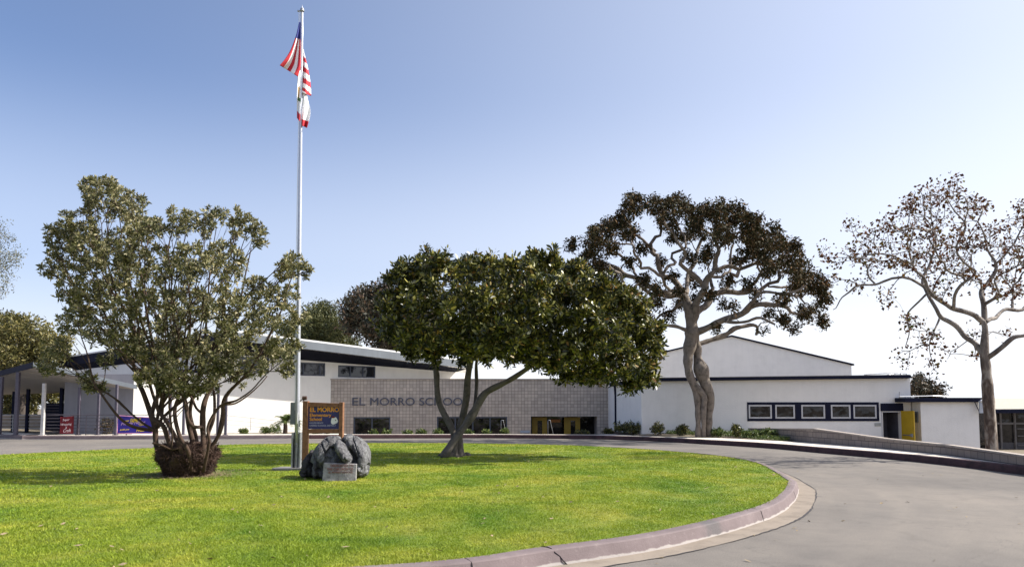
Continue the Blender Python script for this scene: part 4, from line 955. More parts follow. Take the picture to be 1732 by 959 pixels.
# ------------------------------------------------------------------ TREE MACHINERY
def grow(limbs, att, bf=0.35, seed=1, wig=0.06, tip=0.006, expo=2.3, smooth=1, lw=0.0, lwz=0.0):
    """limbs: list of (pts Nx3, radii N). att: Mx3 targets. returns nodes, parent, radius, islimb"""
    r = np.random.default_rng(seed)
    nodes = []; par = []; lr = []
    for pts, rad in limbs:
        Pp = catmull([np.append(np.array(p), q) for p, q in zip(pts, rad)], 5)
        pos = Pp[:, :3]; rr = Pp[:, 3]
        if lw:
            for q_ in range(1, len(pos)):
                f_ = lw*min(1, q_/6)*min(1.0, max(0.0, (pos[q_][2]-lwz)/1.2))*min(1.0, max(0.04, 1.25-rr[q_]/max(1e-3, max(max(l_[1]) for l_ in limbs))*1.3))
                v_ = Vector(pos[q_])*1.35; pos[q_] = pos[q_]+np.array([mnoise.noise(v_), mnoise.noise(v_+Vector((31, 7, 3))), mnoise.noise(v_+Vector((5, 19, 43)))])*f_
        if nodes:
            A = np.array(nodes); d = np.linalg.norm(A-pos[0], axis=1); j = int(d.argmin())
            pr = j if d[j] < 0.6 else -1
        else: pr = -1
        for k in range(len(pos)):
            nodes.append(pos[k]); par.append(pr); lr.append(rr[k]); pr = len(nodes)-1
    nl = len(nodes); nodes = np.array(nodes); plen = np.zeros(nl)
    for i in range(nl):
        if par[i] >= 0: plen[i] = plen[par[i]]+np.linalg.norm(nodes[i]-nodes[par[i]])
    # keep the thickest first third of trunk out of reach of twigs
    pen = np.array([0.0 if q < 0.6*max(lr) else 1.5 for q in lr])
    Mx = len(att); best = np.full(Mx, 1e9); bi = np.zeros(Mx, int)
    for i in range(nl):
        c_ = np.linalg.norm(att-nodes[i], axis=1)+bf*plen[i]+pen[i]; k = c_ < best; best[k] = c_[k]; bi[k] = i
    N_ = [n for n in nodes]; PL = list(plen); alive = np.ones(Mx, bool)
    tips = []
    for _ in range(Mx):
        b = np.where(alive, best, 1e9); j = int(b.argmin()); alive[j] = False
        src = bi[j]; a = N_[src]; t_ = att[j]; d = t_-a; L = np.linalg.norm(d)
        ns = max(1, int(L/0.28)); prev = src; newi = []
        for s in range(1, ns+1):
            q = a+d*(s/ns)
            if s < ns: q = q+r.normal(0, wig*min(L, 1.0), 3)+np.array([0, 0, 0.10*L*math.sin(math.pi*s/ns)*r.uniform(-.3, 1)])
            N_.append(q); par.append(prev); PL.append(PL[prev]+np.linalg.norm(q-N_[prev])); prev = len(N_)-1; newi.append(prev); lr.append(0)
        tips.append(prev)
        for i in newi:
            c_ = np.linalg.norm(att-N_[i], axis=1)+bf*PL[i]; k = alive & (c_ < best); best[k] = c_[k]; bi[k] = i
    nodes = np.array(N_); par = np.array(par); n = len(nodes)
    for _ in range(smooth):
        new = nodes.copy(); cs = np.zeros_like(nodes); cc = np.zeros(n)
        for i in range(nl, n): cs[par[i]] += nodes[i]; cc[par[i]] += 1
        for i in range(nl, n):
            if cc[i] > 0: new[i] = 0.5*nodes[i]+0.25*nodes[par[i]]+0.25*cs[i]/cc[i]
        nodes = new
    acc = np.zeros(n); rad = np.zeros(n)
    for i in range(n-1, -1, -1):
        v = max(acc[i], tip**expo); rad[i] = v**(1/expo)
        if par[i] >= 0: acc[par[i]] += v
    lr = np.array(lr)
    rad = np.where(lr > 0, lr, rad)
    for i in range(nl, n):
        if rad[i] > rad[par[i]]*0.92: rad[i] = rad[par[i]]*0.92
    return nodes, par, rad, np.array(tips), nl
def branch_mesh(nodes, par, rad, kmax=9, gnarl=0.0):
    n = len(nodes); ch = [[] for _ in range(n)]; roots = []
    for i in range(n):
        if par[i] >= 0: ch[par[i]].append(i)
        else: roots.append(i)
    mb = MB(); stack = [(None, r_) for r_ in roots]
    while stack:
        src, s = stack.pop(); chain = ([src] if src is not None else [])+[s]; cur = s
        while ch[cur]:
            c_ = sorted(ch[cur], key=lambda q: -rad[q])
            # limbs continue along their own polyline
            nxt = c_[0]
            for o in c_:
                if o != nxt: stack.append((cur, o))
            chain.append(nxt); cur = nxt
        if len(chain) < 2: continue
        pts = [nodes[q] for q in chain]; rr = [rad[q] for q in chain]
        if src is not None: rr[0] = min(rad[src]*0.9, rr[1]*1.25)
        mr_ = max(rr); k = kmax if mr_ > 0.06 else (6 if mr_ > 0.025 else (4 if mr_ > 0.01 else 3))
        if gnarl and mr_ > .05: rr = [q*(1+gnarl*mnoise.noise((pts[i][0]*2.5, pts[i][1]*2.5, pts[i][2]*2.5))) for i, q in enumerate(rr)]
        mb.tube(pts, rr, k, cap=False)
    return mb
def leaves(P, n_per, spread, L, Wd, seed, out_c=None, droop=0.0, rosette=False, flat=0.4, rvar=0.5, hexa=False):
    r = np.random.default_rng(seed)
    m_ = len(P)*n_per; base = np.repeat(P, n_per, 0)
    d = r.normal(0, 1, (m_, 3)); d /= np.linalg.norm(d, axis=1)[:, None]
    if rosette: off = d*spread*0.25*r.random((m_, 1)); tw = np.repeat(r.normal(0, 1, (len(P), 3))*0.35*spread, n_per, 0)*r.random((m_, 1)); off = off+tw
    else: off = d*spread*(r.random((m_, 1))**0.5)
    a = d.copy() if rosette else r.normal(0, 1, (m_, 3))
    if out_c is not None: o = base-np.array(out_c); o /= np.linalg.norm(o, axis=1)[:, None]; a = a+o*0.6
    a[:, 2] += 0.25-droop; a /= np.linalg.norm(a, axis=1)[:, None]
    nrm = r.normal(0, 1, (m_, 3)); nrm[:, 2] += flat*2; b = np.cross(a, nrm); b /= np.linalg.norm(b, axis=1)[:, None]+1e-9; nn_ = np.cross(b, a)
    s = r.uniform(0.45, 1.2, (m_, 1)); c_ = base+off; l = L*s; w_ = Wd*s
    p0 = c_; p2 = c_+a*l-np.array([0, 0, 1])*droop*l*.3
    p1 = c_+a*l*0.45+b*w_*.5+nn_*w_*.18; p3 = c_+a*l*0.45-b*w_*.5+nn_*w_*.18
    if hexa:
        q = lambda t_, sd_, f_: c_+a*l*t_+b*w_*.5*sd_+nn_*w_*f_
        return np.stack([p0, q(.28, .85, .14), q(.68, .8, .14), p2, q(.68, -.8, .14), q(.28, -.85, .14)], 1), r.random(m_)
    return np.stack([p0, p1, p2, p3], 1), r.random(m_)
def blobs_to_points(bl, D, Rd, n, seed, cx, rx, cy, ry, shell=0.35):
    """attractors in a set of pixel-traced blobs given real depth spread"""
    r = np.random.default_rng(seed); pts = []
    area = np.array([b[2]**2 for b in bl], float); area /= area.sum()
    for b, fr in zip(bl, area):
        k = max(2, int(round(fr*n)))
        e = max(0.05, 1-((b[0]-cx)/rx)**2-((b[1]-cy)/ry)**2); dep = Rd*math.sqrt(e)
        subs = max(1, k//7)
        cen = [(r.uniform(-1, 1)*dep) for _ in range(subs)]
        for q in range(k):
            dY = cen[q % subs]+r.normal(0, .25)*b[2]*D/FPX
            aa = r.uniform(0, 2*np.pi); rr = b[2]*math.sqrt(r.random())*0.95
            pts.append(tuple(W(b[0]+rr*math.cos(aa), b[1]+rr*math.sin(aa)*.9, D+dY)))
    return np.array(pts)
def limb(D, *pts):
    """pts = (px, py, dY, r_px)"""
    P_ = [tuple(W(p[0], p[1], D+p[2])) for p in pts]; return (P_, [p[3]*(D+p[2])/FPX for p in pts])
def make_tree(name, label, cat, base, limbs, att, bark, leafm, leaf_args, group=None, bf=.35, seed=1, wig=.06, tip=.006, expo=2.3, gnarl=0.0, extra_leaf=None, thin=1.0, kmax=9, lw=0.0, lwz=0.0):
    nodes, par, rad, tips, nl = grow(limbs, att, bf, seed, wig, tip, expo, 1, lw, lwz)
    t = thing(name, label, cat, tuple(base), group)
    obj('trunk', branch_mesh(nodes, par, rad, kmax, gnarl), bark, t, smooth=True)
    P_ = nodes[tips]
    if extra_leaf:                       # leaves also on thin nodes near tips
        k = np.where((np.arange(len(nodes)) >= nl) & (rad < extra_leaf))[0]; P_ = np.concatenate([P_, nodes[k]])
    if thin < 1: P_ = P_[np.random.default_rng(seed).random(len(P_)) < thin]
    V, rv = leaves(P_, **leaf_args)
    quick_mesh('crown', V, V.shape[1], leafm, t, rv, Vector(base))
    return t

# --- many-stemmed shrub on the lawn
D = 15.7; base = G(315, 805, .2)
st = lambda *p: limb(D, *p)
L1 = [st((272, 800, .1, 5.5), (266, 760, 0, 5.5), (262, 722, 0, 5.5), (254, 697, .1, 5), (243, 666, .1, 4.5), (234, 645, .2, 4), (222, 605, .3, 3.2), (204, 560, .4, 2.4), (188, 500, .5, 1.8), (175, 440, .5, 1.2), (172, 380, .5, .8)),
      st((262, 728, 0, 3.5), (240, 725, -.3, 3.4), (222, 720, -.5, 3.2), (205, 709, -.6, 2.8), (190, 692, -.7, 2.5), (172, 667, -.7, 2.2), (158, 645, -.7, 1.8), (148, 600, -.6, 1.3), (136, 565, -.5, 1), (130, 535, -.4, .8)),
      st((292, 800, -.3, 5.5), (288, 755, -.3, 5), (276, 720, -.3, 5), (258, 706, -.2, 4.6), (262, 680, -.1, 4), (270, 655, 0, 3.6), (262, 600, 0, 3), (250, 540, 0, 2.2), (240, 470, 0, 1.6), (232, 400, 0, 1), (225, 350, 0, .7)),
      st((305, 795, -.4, 5), (306, 762, -.4, 4.6), (296, 738, -.4, 4.4), (280, 710, -.3, 4), (266, 690, -.2, 3.4), (262, 650, -.3, 2.6), (215, 610, -.5, 2), (190, 575, -.7, 1.5), (150, 530, -.8, 1.1)),
      st((318, 795, -.5, 5), (318, 762, -.5, 4.4), (305, 740, -.5, 4), (297, 712, -.5, 4), (296, 690, -.4, 3.8), (303, 668, -.4, 3.4), (310, 645, -.4, 3), (318, 600, -.5, 2.4), (322, 540, -.6, 1.8), (318, 480, -.6, 1.4), (305, 410, -.6, .8)),
      st((338, 795, -.2, 6.5), (344, 755, -.1, 6), (343, 720, 0, 6), (344, 690, 0, 5.5), (352, 665, .1, 4.5), (368, 640, .1, 3.6), (385, 600, .1, 2.8), (400, 545, .1, 2.2), (412, 480, .1, 1.6), (425, 420, .1, 1)),
      st((352, 795, 0, 5.5), (356, 760, .1, 4.6), (370, 735, .1, 4.2), (377, 705, .1, 4), (378, 680, .1, 3.8), (388, 662, .1, 3.2), (410, 640, 0, 2.8), (432, 612, 0, 2.3), (452, 575, 0, 1.9), (472, 535, 0, 1.5), (486, 490, 0, 1.1), (498, 458, 0, .8)),
      st((350, 790, -.4, 4), (354, 748, -.4, 3.4), (351, 725, -.4, 3.2), (360, 703, -.4, 2.8), (376, 684, -.4, 2.4), (400, 677, -.5, 2), (425, 660, -.6, 1.6), (448, 635, -.7, 1.2), (475, 612, -.8, .9)),
      st((326, 790, .3, 5), (326, 750, .3, 4.4), (318, 715, .3, 4), (314, 680, .3, 3.6), (304, 650, .4, 3), (290, 600, .5, 2.5), (282, 540, .6, 2), (280, 470, .7, 1.5), (288, 400, .7, .9)),
      st((334, 790, .5, 5), (331, 745, .5, 4.2), (324, 715, .5, 3.8), (322, 690, .5, 3.4), (331, 655, .6, 3), (344, 600, .7, 2.4), (350, 530, .8, 1.8), (356, 450, .9, 1.3), (366, 385, .9, .8)),
      st((346, 775, .4, 4), (352, 735, .5, 3.4), (362, 705, .5, 3), (362, 665, .6, 2.6), (355, 640, .7, 2.2), (372, 590, .8, 1.8), (380, 520, 1, 1.4), (388, 440, 1, 1)),
      st((341, 722, -.1, 3.8), (327, 721, -.4, 3.6), (318, 708, -.5, 3), (314, 685, -.5, 2.6), (308, 660, -.6, 2.2), (330, 625, -.7, 1.8), (338, 570, -.8, 1.4), (345, 500, -.9, 1)),
      st((290, 760, -.5, 2.6), (272, 752, -.7, 2.4), (258, 749, -.8, 2.2)),
      st((344, 700, 0, 3), (332, 690, .2, 2.6), (322, 670, .3, 2.2), (300, 660, .3, 1.8), (285, 640, .3, 1.5), (240, 600, .4, 1.1)),
      st((378, 684, .1, 2.4), (398, 682, .3, 2), (420, 668, .4, 1.6), (440, 650, .5, 1.2), (452, 636, .6, 1))]
bl = [(175, 330, 38), (150, 318, 18), (215, 345, 30), (235, 340, 12), (130, 385, 36), (98, 400, 26), (92, 450, 26), (150, 430, 42), (200, 420, 42), (250, 385, 26), (305, 375, 26), (345, 375, 24), (365, 362, 14), (400, 375, 26), (430, 390, 18), (260, 450, 38), (320, 445, 38), (380, 440, 38),
      (120, 490, 28), (150, 505, 34), (205, 500, 42), (262, 520, 42), (320, 520, 42), (380, 510, 40), (125, 545, 26), (170, 560, 30), (220, 570, 34), (280, 580, 34), (340, 590, 34), (400, 570, 38), (446, 540, 32), (430, 490, 26), (480, 460, 20), (492, 446, 22), (518, 458, 14), (478, 500, 26), (500, 538, 18), (470, 590, 26), (432, 618, 20),
      (95, 590, 22), (78, 622, 18), (150, 648, 18), (172, 655, 12), (300, 640, 26), (350, 640, 22), (390, 618, 22), (258, 625, 22), (486, 625, 14), (500, 580, 15), (180, 610, 14), (440, 410, 12), (230, 380, 26), (215, 450, 26)]
cx0 = W(316, 790, D)
L1 = [([(cx0.x+(a[0][0]-cx0.x)*.7, cx0.y+.1+(a[0][1]-cx0.y)*.6, .35)]+a[1:] if a[0][2] < .45 else a, [q*.86 for q in b]) for a, b in L1]
bl += [(300, 655, 20), (338, 655, 15), (270, 640, 20), (405, 640, 18), (230, 590, 24), (360, 615, 28), (290, 610, 26)]
bl += [(245, 640, 14), (325, 665, 9), (285, 668, 8), (360, 658, 10)]
att = blobs_to_points(bl, D, 1.9, 2500, 3, 290, 260, 500, 240)
make_tree('shrub_tree', 'grey-green many-stemmed shrub tree rising from a shaggy root clump on the lawn', 'tree', base, L1, att, M['bark_bush'], M['leaf_bush'],
          dict(n_per=30, spread=.13, L=.09, Wd=.036, seed=5, rosette=True, flat=.2), bf=.75, seed=4, wig=.04, tip=.0042, expo=2.3, gnarl=.35, extra_leaf=None)
tree0 = [o for o in C.objects if o.name == 'shrub_tree'][0]
# shaggy root mass
mb = MB(); c0 = W(316, 775, D)
prof_ = [(-.10, .40), (0.05, .42), (.2, .49), (.38, .58), (.50, .60), (.60, .50), (.66, .3), (.67, 0.01)]
n = 48; vs = []; bz = base.z-.02
for z, r_ in prof_:
    for k in range(n):
        a = 2*math.pi*k/n; q = r_*(1+.13*mnoise.noise((math.cos(a)*2.2, math.sin(a)*2.2, z*3.5))+.12*mnoise.noise((math.cos(a)*7, math.sin(a)*7, z*9)))
        vs.append((c0.x-.07+q*.9*math.cos(a), base.y-.06+q*math.sin(a)*1.15, bz+z+.1*mnoise.noise((a*2, z*6, 1))))
mb.faces_idx(vs, [(i*n+k, i*n+(k+1) % n, (i+1)*n+(k+1) % n, (i+1)*n+k) for i in range(len(prof_)-1) for k in range(n)])
rt = obj('root_clump', mb, M['root'], tree0, smooth=False)
r = np.random.default_rng(8); n = 26000; a = r.uniform(0, 2*np.pi, n); z = r.uniform(0, .70, n); rr = np.interp(z, [0, .2, .45, .62, .72], [.41, .49, .60, .56, .36])*r.uniform(.88, 1.08, n)*(1+.10*np.sin(a*5+z*9)*np.sin(a*2-z*14))
B = np.stack([c0.x-.07+rr*.9*np.cos(a), base.y-.06+rr*np.sin(a)*1.15, bz+z], 1)
d = np.stack([np.cos(a)*.5, np.sin(a)*.5, r.uniform(-.8, .9, n)], 1)+r.normal(0, .55, (n, 3)); d /= np.linalg.norm(d, axis=1)[:, None]
Lf = r.uniform(.015, .075, (n, 1))**1.0; Lf[::9] *= 2.6; s = np.cross(d, r.normal(0, 1, (n, 3))); s /= np.linalg.norm(s, axis=1)[:, None]; s *= .0028
quick_mesh('root_fibres', np.stack([B-s, B+s, B+d*Lf*.5+s*.8+r.normal(0, .008, (n, 3)), B+d*Lf], 1), 4, M['rooth'], tree0, None, base)

# --- broad-leaved tree in the middle of the lawn
D = 21.9; base = G(766, 772, .2)
st = lambda *p: limb(D, *p)
L2 = [st((778, 771, .1, 9), (777, 755, .1, 7.5), (777, 727, .1, 7), (784, 699, .1, 7), (789, 671, 0, 7), (791, 640, 0, 6.5), (796, 610, 0, 6), (803, 580, 0, 5), (795, 540, 0, 4), (780, 500, .2, 3), (770, 465, .3, 1.6)),
      st((768, 771, 0, 7.5), (769, 745, 0, 6), (763, 722, 0, 6), (750, 698, .1, 6), (742, 679, .1, 6), (739, 656, .1, 6), (738, 630, .2, 5.5), (732, 605, .3, 5), (722, 580, .5, 4), (706, 545, .7, 3), (692, 505, .9, 2)),
      st((750, 770, -.4, 8), (757, 762, -.4, 8), (770, 742, -.35, 8), (788, 718, -.3, 8), (803, 695, -.3, 8), (816, 671, -.3, 7.5), (828, 660, -.3, 7), (848, 650, -.4, 6), (870, 638, -.5, 5.5), (900, 618, -.6, 5), (930, 598, -.7, 4.2), (965, 578, -.9, 3.4), (1005, 562, -1, 2.4), (1050, 560, -1.2, 1.6)),
      st((816, 671, -.3, 6), (820, 645, -.2, 5), (822, 620, 0, 5), (840, 592, .1, 4.4), (868, 568, .2, 4), (895, 545, .4, 3.2), (925, 510, .6, 2.2), (955, 475, .7, 1.4)),
      st((803, 690, -.2, 4), (806, 650, .6, 3.6), (806, 610, .8, 3.2), (815, 570, 1.2, 2.6), (835, 530, 1.5, 2)),
      st((791, 640, 0, 4), (776, 600, -.6, 3.4), (760, 560, -1.1, 2.8), (740, 520, -1.5, 2)),
      st((870, 638, -.5, 4), (910, 622, .2, 3.4), (955, 600, .9, 2.8), (1000, 590, 1.4, 2)),
      st((803, 580, 0, 3.6), (830, 545, -1, 3), (870, 510, -1.6, 2.2), (900, 470, -1.8, 1.5))]
bl = [(676, 470, 22), (700, 465, 32), (740, 460, 32), (790, 458, 26), (838, 462, 34), (890, 462, 32), (930, 455, 28), (975, 462, 24), (728, 440, 12), (905, 440, 14), (806, 440, 8),
      (672, 515, 28), (720, 510, 38), (790, 515, 42), (850, 518, 42), (910, 515, 42), (965, 510, 42), (1015, 500, 36), (1050, 515, 34), (668, 552, 26), (700, 565, 34), (745, 575, 28), (800, 560, 28), (860, 565, 28), (915, 565, 34),
      (970, 570, 38), (1030, 560, 42), (1080, 565, 34), (1098, 600, 24), (905, 605, 18), (945, 615, 24), (995, 618, 30), (1045, 615, 36), (1090, 630, 24), (1075, 645, 20), (880, 540, 30), (1000, 540, 30), (790, 590, 20), (820, 595, 18), (720, 590, 18), (1010, 635, 20), (960, 628, 16), (840, 580, 28), (880, 588, 26), (900, 592, 24), (815, 572, 22), (765, 560, 26), (820, 600, 10), (770, 585, 14), (735, 600, 15), (780, 610, 10), (860, 610, 8), (1060, 650, 10), (690, 590, 14), (1075, 520, 24), (1100, 560, 20)]
L2 = [(a, [q*.86 for q in b]) for a, b in L2]
att = blobs_to_points(bl, D, 3.2, 1300, 13, 880, 245, 545, 125)
make_tree('broadleaf_tree', 'spreading dark green tree with glossy broad leaves and three crossing trunks on the lawn', 'tree', base, L2, att, M['bark_grey'], M['leaf_mag'],
          dict(hexa=True, n_per=46, spread=.42, L=.155, Wd=.068, seed=15, rosette=True, flat=.35), bf=.35, seed=14, wig=.06, tip=.006, expo=2.3, gnarl=.25, extra_leaf=.0062)
tree1 = [o for o in C.objects if o.name == 'broadleaf_tree'][0]
# root flare
mb = MB()
for dx, dy, rr in ((.16, -.1, .13), (.30, .0, .12), (-.28, -.2, .13), (.08, -.3, .11), (-.12, .1, .12), (.24, .2, .10), (-.42, -.22, .10)):
    mb.ball((base.x+.1+dx, base.y+.05+dy, .22), rr, (1.1, 1.1, .9), 10)
obj('root_flare', mb, M['bark_grey'], tree1, smooth=True)

# --- big umbrella-crowned tree at the planting bed
D = 37.0; base = W(1190, 737, D); base.z = .28
st = lambda *p: limb(D, *p)
L3 = [st((1181, 744, 0, 5), (1181, 715, 0, 5), (1180.5, 690, 0, 5.5), (1179, 670, 0, 6.5), (1172, 648, -.1, 7), (1165, 628, -.1, 7), (1164, 605, -.05, 8), (1168, 580, 0, 10.5), (1171, 562, 0, 11), (1168, 535, 0, 10), (1160, 508, 0, 8), (1140, 495, .3, 6), (1112, 500, .5, 5), (1080, 472, .8, 4.2), (1045, 456, 1, 3.4), (1010, 448, 1.2, 2.2)),
      st((1198, 744, .1, 5.5), (1199, 715, .1, 5.5), (1201, 690, .1, 6), (1202, 675, .05, 7), (1198, 660, 0, 9), (1191, 643, 0, 11), (1186, 625, 0, 12), (1180, 606, .1, 8), (1180, 588, .1, 6), (1174, 566, 0, 8)),
      st((1190, 744, -.05, 4.2), (1190, 715, -.1, 4.2), (1190, 690, -.1, 4.6), (1191, 672, -.1, 5.5), (1184, 661, -.12, 6), (1172, 647, -.1, 6)),
      st((1172, 545, 0, 9), (1180, 520, -.3, 8), (1190, 485, -.6, 7), (1208, 458, -.8, 5.5), (1216, 420, -1, 4), (1213, 375, -1.2, 2.5)),
      st((1176, 530, 0, 8), (1195, 510, .4, 7), (1215, 496, .8, 6), (1256, 496, 1.2, 5.2), (1300, 485, 1.6, 4), (1336, 460, 2, 2.8)),
      st((1178, 562, 0, 7), (1200, 553, -.4, 7), (1222, 542, -.7, 7), (1256, 528, -1.1, 6.2), (1295, 518, -1.5, 5.2), (1335, 524, -1.9, 3.6), (1365, 528, -2.2, 2.4)),
      st((1178, 583, .1, 5), (1205, 574, .3, 5), (1225, 567, .5, 5), (1247, 556, .7, 4.6), (1280, 554, .9, 3.6), (1279, 567, 1, 3)),
      st((1166, 525, 0, 8), (1150, 485, .2, 6.5), (1125, 458, .4, 5.2), (1108, 425, .5, 4), (1112, 376, .6, 2.5)),
      st((1190, 485, -.6, 5), (1165, 450, -1.2, 4.6), (1148, 415, -1.6, 3.6), (1125, 372, -2, 2.2)),
      st((1208, 458, -.8, 4.5), (1245, 448, -.6, 4), (1285, 440, -.3, 3.2), (1325, 435, 0, 2)),
      st((1166, 560, 0, 4.5), (1140, 552, -.3, 4), (1115, 545, -.6, 3), (1095, 535, -.8, 2.2)),
      st((1150, 500, 0, 5), (1110, 490, -1.2, 4.4), (1060, 480, -2, 3.2), (1020, 440, -2.6, 2.2)),
      st((1200, 505, .3, 4.6), (1240, 470, 2, 4), (1262, 420, 3, 3), (1270, 390, 3.4, 2)),
      st((1160, 505, 0, 5), (1165, 470, 2, 4.4), (1180, 420, 3.2, 3.2), (1185, 380, 3.8, 2)),
      st((1108, 425, .5, 3.4), (1080, 400, 1, 2.8), (1065, 370, 1.4, 2)),
      st((1256, 528, -1.1, 4), (1290, 500, -2.2, 3.4), (1330, 490, -3, 2.6), (1365, 480, -3.4, 1.8))]
bl = [(1070, 342, 24), (1050, 372, 20), (1108, 345, 22), (1145, 345, 26), (1178, 358, 22), (1210, 352, 24), (1243, 358, 24), (1270, 372, 22), (1010, 398, 24), (1030, 380, 18), (968, 412, 14), (1000, 425, 16), (1065, 390, 18), (1130, 372, 18), (1180, 385, 22), (1225, 392, 26), (1275, 400, 26), (1308, 408, 24), (1335, 432, 26),
      (1262, 430, 16), (1355, 460, 26), (1380, 480, 22), (1390, 505, 18), (1345, 488, 18), (1322, 508, 12), (1362, 530, 18), (1388, 542, 14), (1010, 450, 18), (1045, 475, 14), (1088, 478, 12), (1112, 512, 12), (1150, 495, 10), (1232, 478, 12), (1215, 558, 8), (1104, 562, 13), (1092, 542, 14), (1240, 520, 8), (1165, 435, 12), (1300, 455, 20), (1320, 545, 9), (1290, 562, 6), (1035, 420, 14), (1200, 425, 14), (1290, 425, 22), (1140, 400, 12), (990, 440, 10), (1180, 480, 10), (1310, 380, 10), (1345, 410, 12)]
for q_ in (((1145, 498, .2, 4), (1120, 470, -.8, 3.4), (1095, 455, -1.4, 3), (1075, 430, -1.8, 2.4), (1045, 415, -2, 1.6)),
           ((1080, 472, .8, 3), (1060, 440, 1.6, 2.6), (1035, 425, 2, 2), (1005, 405, 2.2, 1.3)),
           ((1112, 500, .5, 3), (1085, 510, 0, 2.6), (1060, 505, -.4, 2), (1040, 490, -.6, 1.3)),
           ((1125, 458, .4, 3.4), (1140, 440, 1.2, 3), (1150, 410, 1.8, 2.4), (1148, 370, 2.2, 1.5)),
           ((1190, 485, -.6, 4), (1215, 470, -1.8, 3.4), (1235, 440, -2.6, 2.8), (1245, 400, -3, 2), (1250, 370, -3.2, 1.4)),
           ((1256, 496, 1.2, 3.6), (1275, 470, .6, 3), (1290, 445, .2, 2.4), (1300, 415, 0, 1.6)),
           ((1222, 542, -.7, 4), (1250, 545, -1.6, 3.4), (1285, 540, -2.4, 2.8), (1310, 548, -3, 2)),
           ((1295, 518, -1.5, 3.4), (1320, 505, -.9, 2.8), (1350, 500, -.4, 2.2), (1375, 505, 0, 1.5)),
           ((1216, 420, -1, 2.6), (1235, 400, -.6, 2.2), (1260, 385, -.3, 1.5)), ((1300, 485, 1.6, 2.8), (1335, 490, 2, 2.4), (1370, 500, 2.4, 1.6)),
           ((1195, 510, .4, 4), (1205, 480, 1.6, 3.6), (1225, 455, 2.6, 3), (1235, 425, 3.2, 2.2)), ((1160, 508, 0, 4), (1140, 520, 1, 3.2), (1115, 528, 1.8, 2.4), (1100, 550, 2.2, 1.6))):
    L3.append(st(*q_))
bl = [(b[0], b[1]+(4 if b[1] < 400 else 0), b[2]*.86) for b in bl]+[(1030, 455, 10), (1065, 445, 9), (1095, 470, 8), (1120, 440, 9), (1140, 465, 8), (1165, 470, 8), (1190, 440, 9), (1215, 455, 7), (1200, 500, 9), (1180, 505, 10), (1225, 515, 8), (1265, 475, 9), (1280, 500, 8), (1245, 440, 9), (1160, 400, 10), (1085, 420, 10), (1300, 530, 9), (1330, 540, 10), (1345, 555, 8), (1130, 530, 9), (1115, 490, 10), (1150, 515, 10)]
L3 = [(a, [q*(1.0 if i_ < 0 else .82) for i_, q in enumerate(b)]) if k_ > 2 else (a, b) for k_, (a, b) in enumerate(L3)]
att = blobs_to_points(bl, D, 4.0, 1150, 23, 1185, 235, 470, 160)
make_tree('umbrella_tree', 'tall umbrella-crowned tree with twisted pale trunks in front of the white wing', 'tree', base, L3, att, M['bark_ficus'], M['leaf_ficus'],
          dict(n_per=34, spread=.28, L=.21, Wd=.08, seed=25, flat=.1, droop=.35), bf=.22, seed=24, wig=.13, tip=.010, expo=1.95, gnarl=.3, extra_leaf=None, lw=.55, lwz=5.2)

# --- sycamore behind the retaining wall
D = 23.5; base = W(1675, 800, D); base.z = -.62
st = lambda *p: limb(D, *p)
L4 = [st((1679, 815, 0, 15), (1678, 775, 0, 13.5), (1675, 720, 0, 12.5), (1671, 670, 0, 11.5), (1668, 625, 0, 10.5), (1665, 600, 0, 10), (1664, 570, 0, 7.5), (1663, 550, 0, 7), (1655, 543, 0, 6.5), (1635, 530, -.1, 5.5), (1613, 522, -.2, 5), (1590, 500, -.3, 4.4), (1565, 480, -.3, 3.8), (1550, 455, -.4, 3), (1545, 420, -.4, 2.2), (1552, 380, -.5, 1.4)),
      st((1664, 600, 0, 7), (1650, 582, .2, 6), (1631, 569, .3, 5.6), (1615, 549, .4, 5.2), (1590, 536, .5, 4.6), (1579, 520, .5, 4.2), (1569, 495, .6, 3.6), (1550, 478, .7, 3.2), (1500, 478, .8, 2.6), (1468, 479, .9, 2.2), (1432, 499, 1, 1.6), (1405, 522, 1, .9)),
      st((1665, 552, 0, 6.5), (1665, 520, .2, 5.8), (1659, 495, .3, 5), (1669, 472, .4, 4.2), (1679, 450, .5, 3.4), (1672, 420, .6, 2.4), (1655, 380, .7, 1.6)),
      st((1613, 522, -.2, 3.8), (1620, 490, -.6, 3.4), (1640, 462, -.9, 3), (1624, 420, -1.1, 2.4), (1620, 375, -1.2, 1.8), (1600, 330, -1.2, 1)),
      st((1669, 606, 0, 6), (1682, 597, -.2, 5.6), (1695, 587, -.3, 5), (1714, 572, -.4, 4.6), (1735, 566, -.5, 4), (1765, 550, -.6, 3), (1800, 520, -.7, 2)),
      st((1667, 545, 0, 5), (1682, 535, .3, 4.4), (1700, 529, .5, 4), (1732, 521, .8, 3.4), (1770, 500, 1, 2.6), (1800, 460, 1.2, 1.8)),
      st((1569, 495, .6, 2.6), (1548, 520, 1, 2), (1540, 555, 1.2, 1.4), (1530, 590, 1.3, .8)),
      st((1590, 536, .5, 2.6), (1580, 560, .2, 1.8), (1572, 590, 0, 1.2), (1580, 620, 0, .7)),
      st((1550, 455, -.4, 2.4), (1510, 440, -.8, 2), (1470, 430, -1, 1.5), (1430, 430, -1.2, 1)),
      st((1679, 450, .5, 2.6), (1705, 425, .2, 2.2), (1730, 385, 0, 1.6), (1745, 345, 0, 1))]
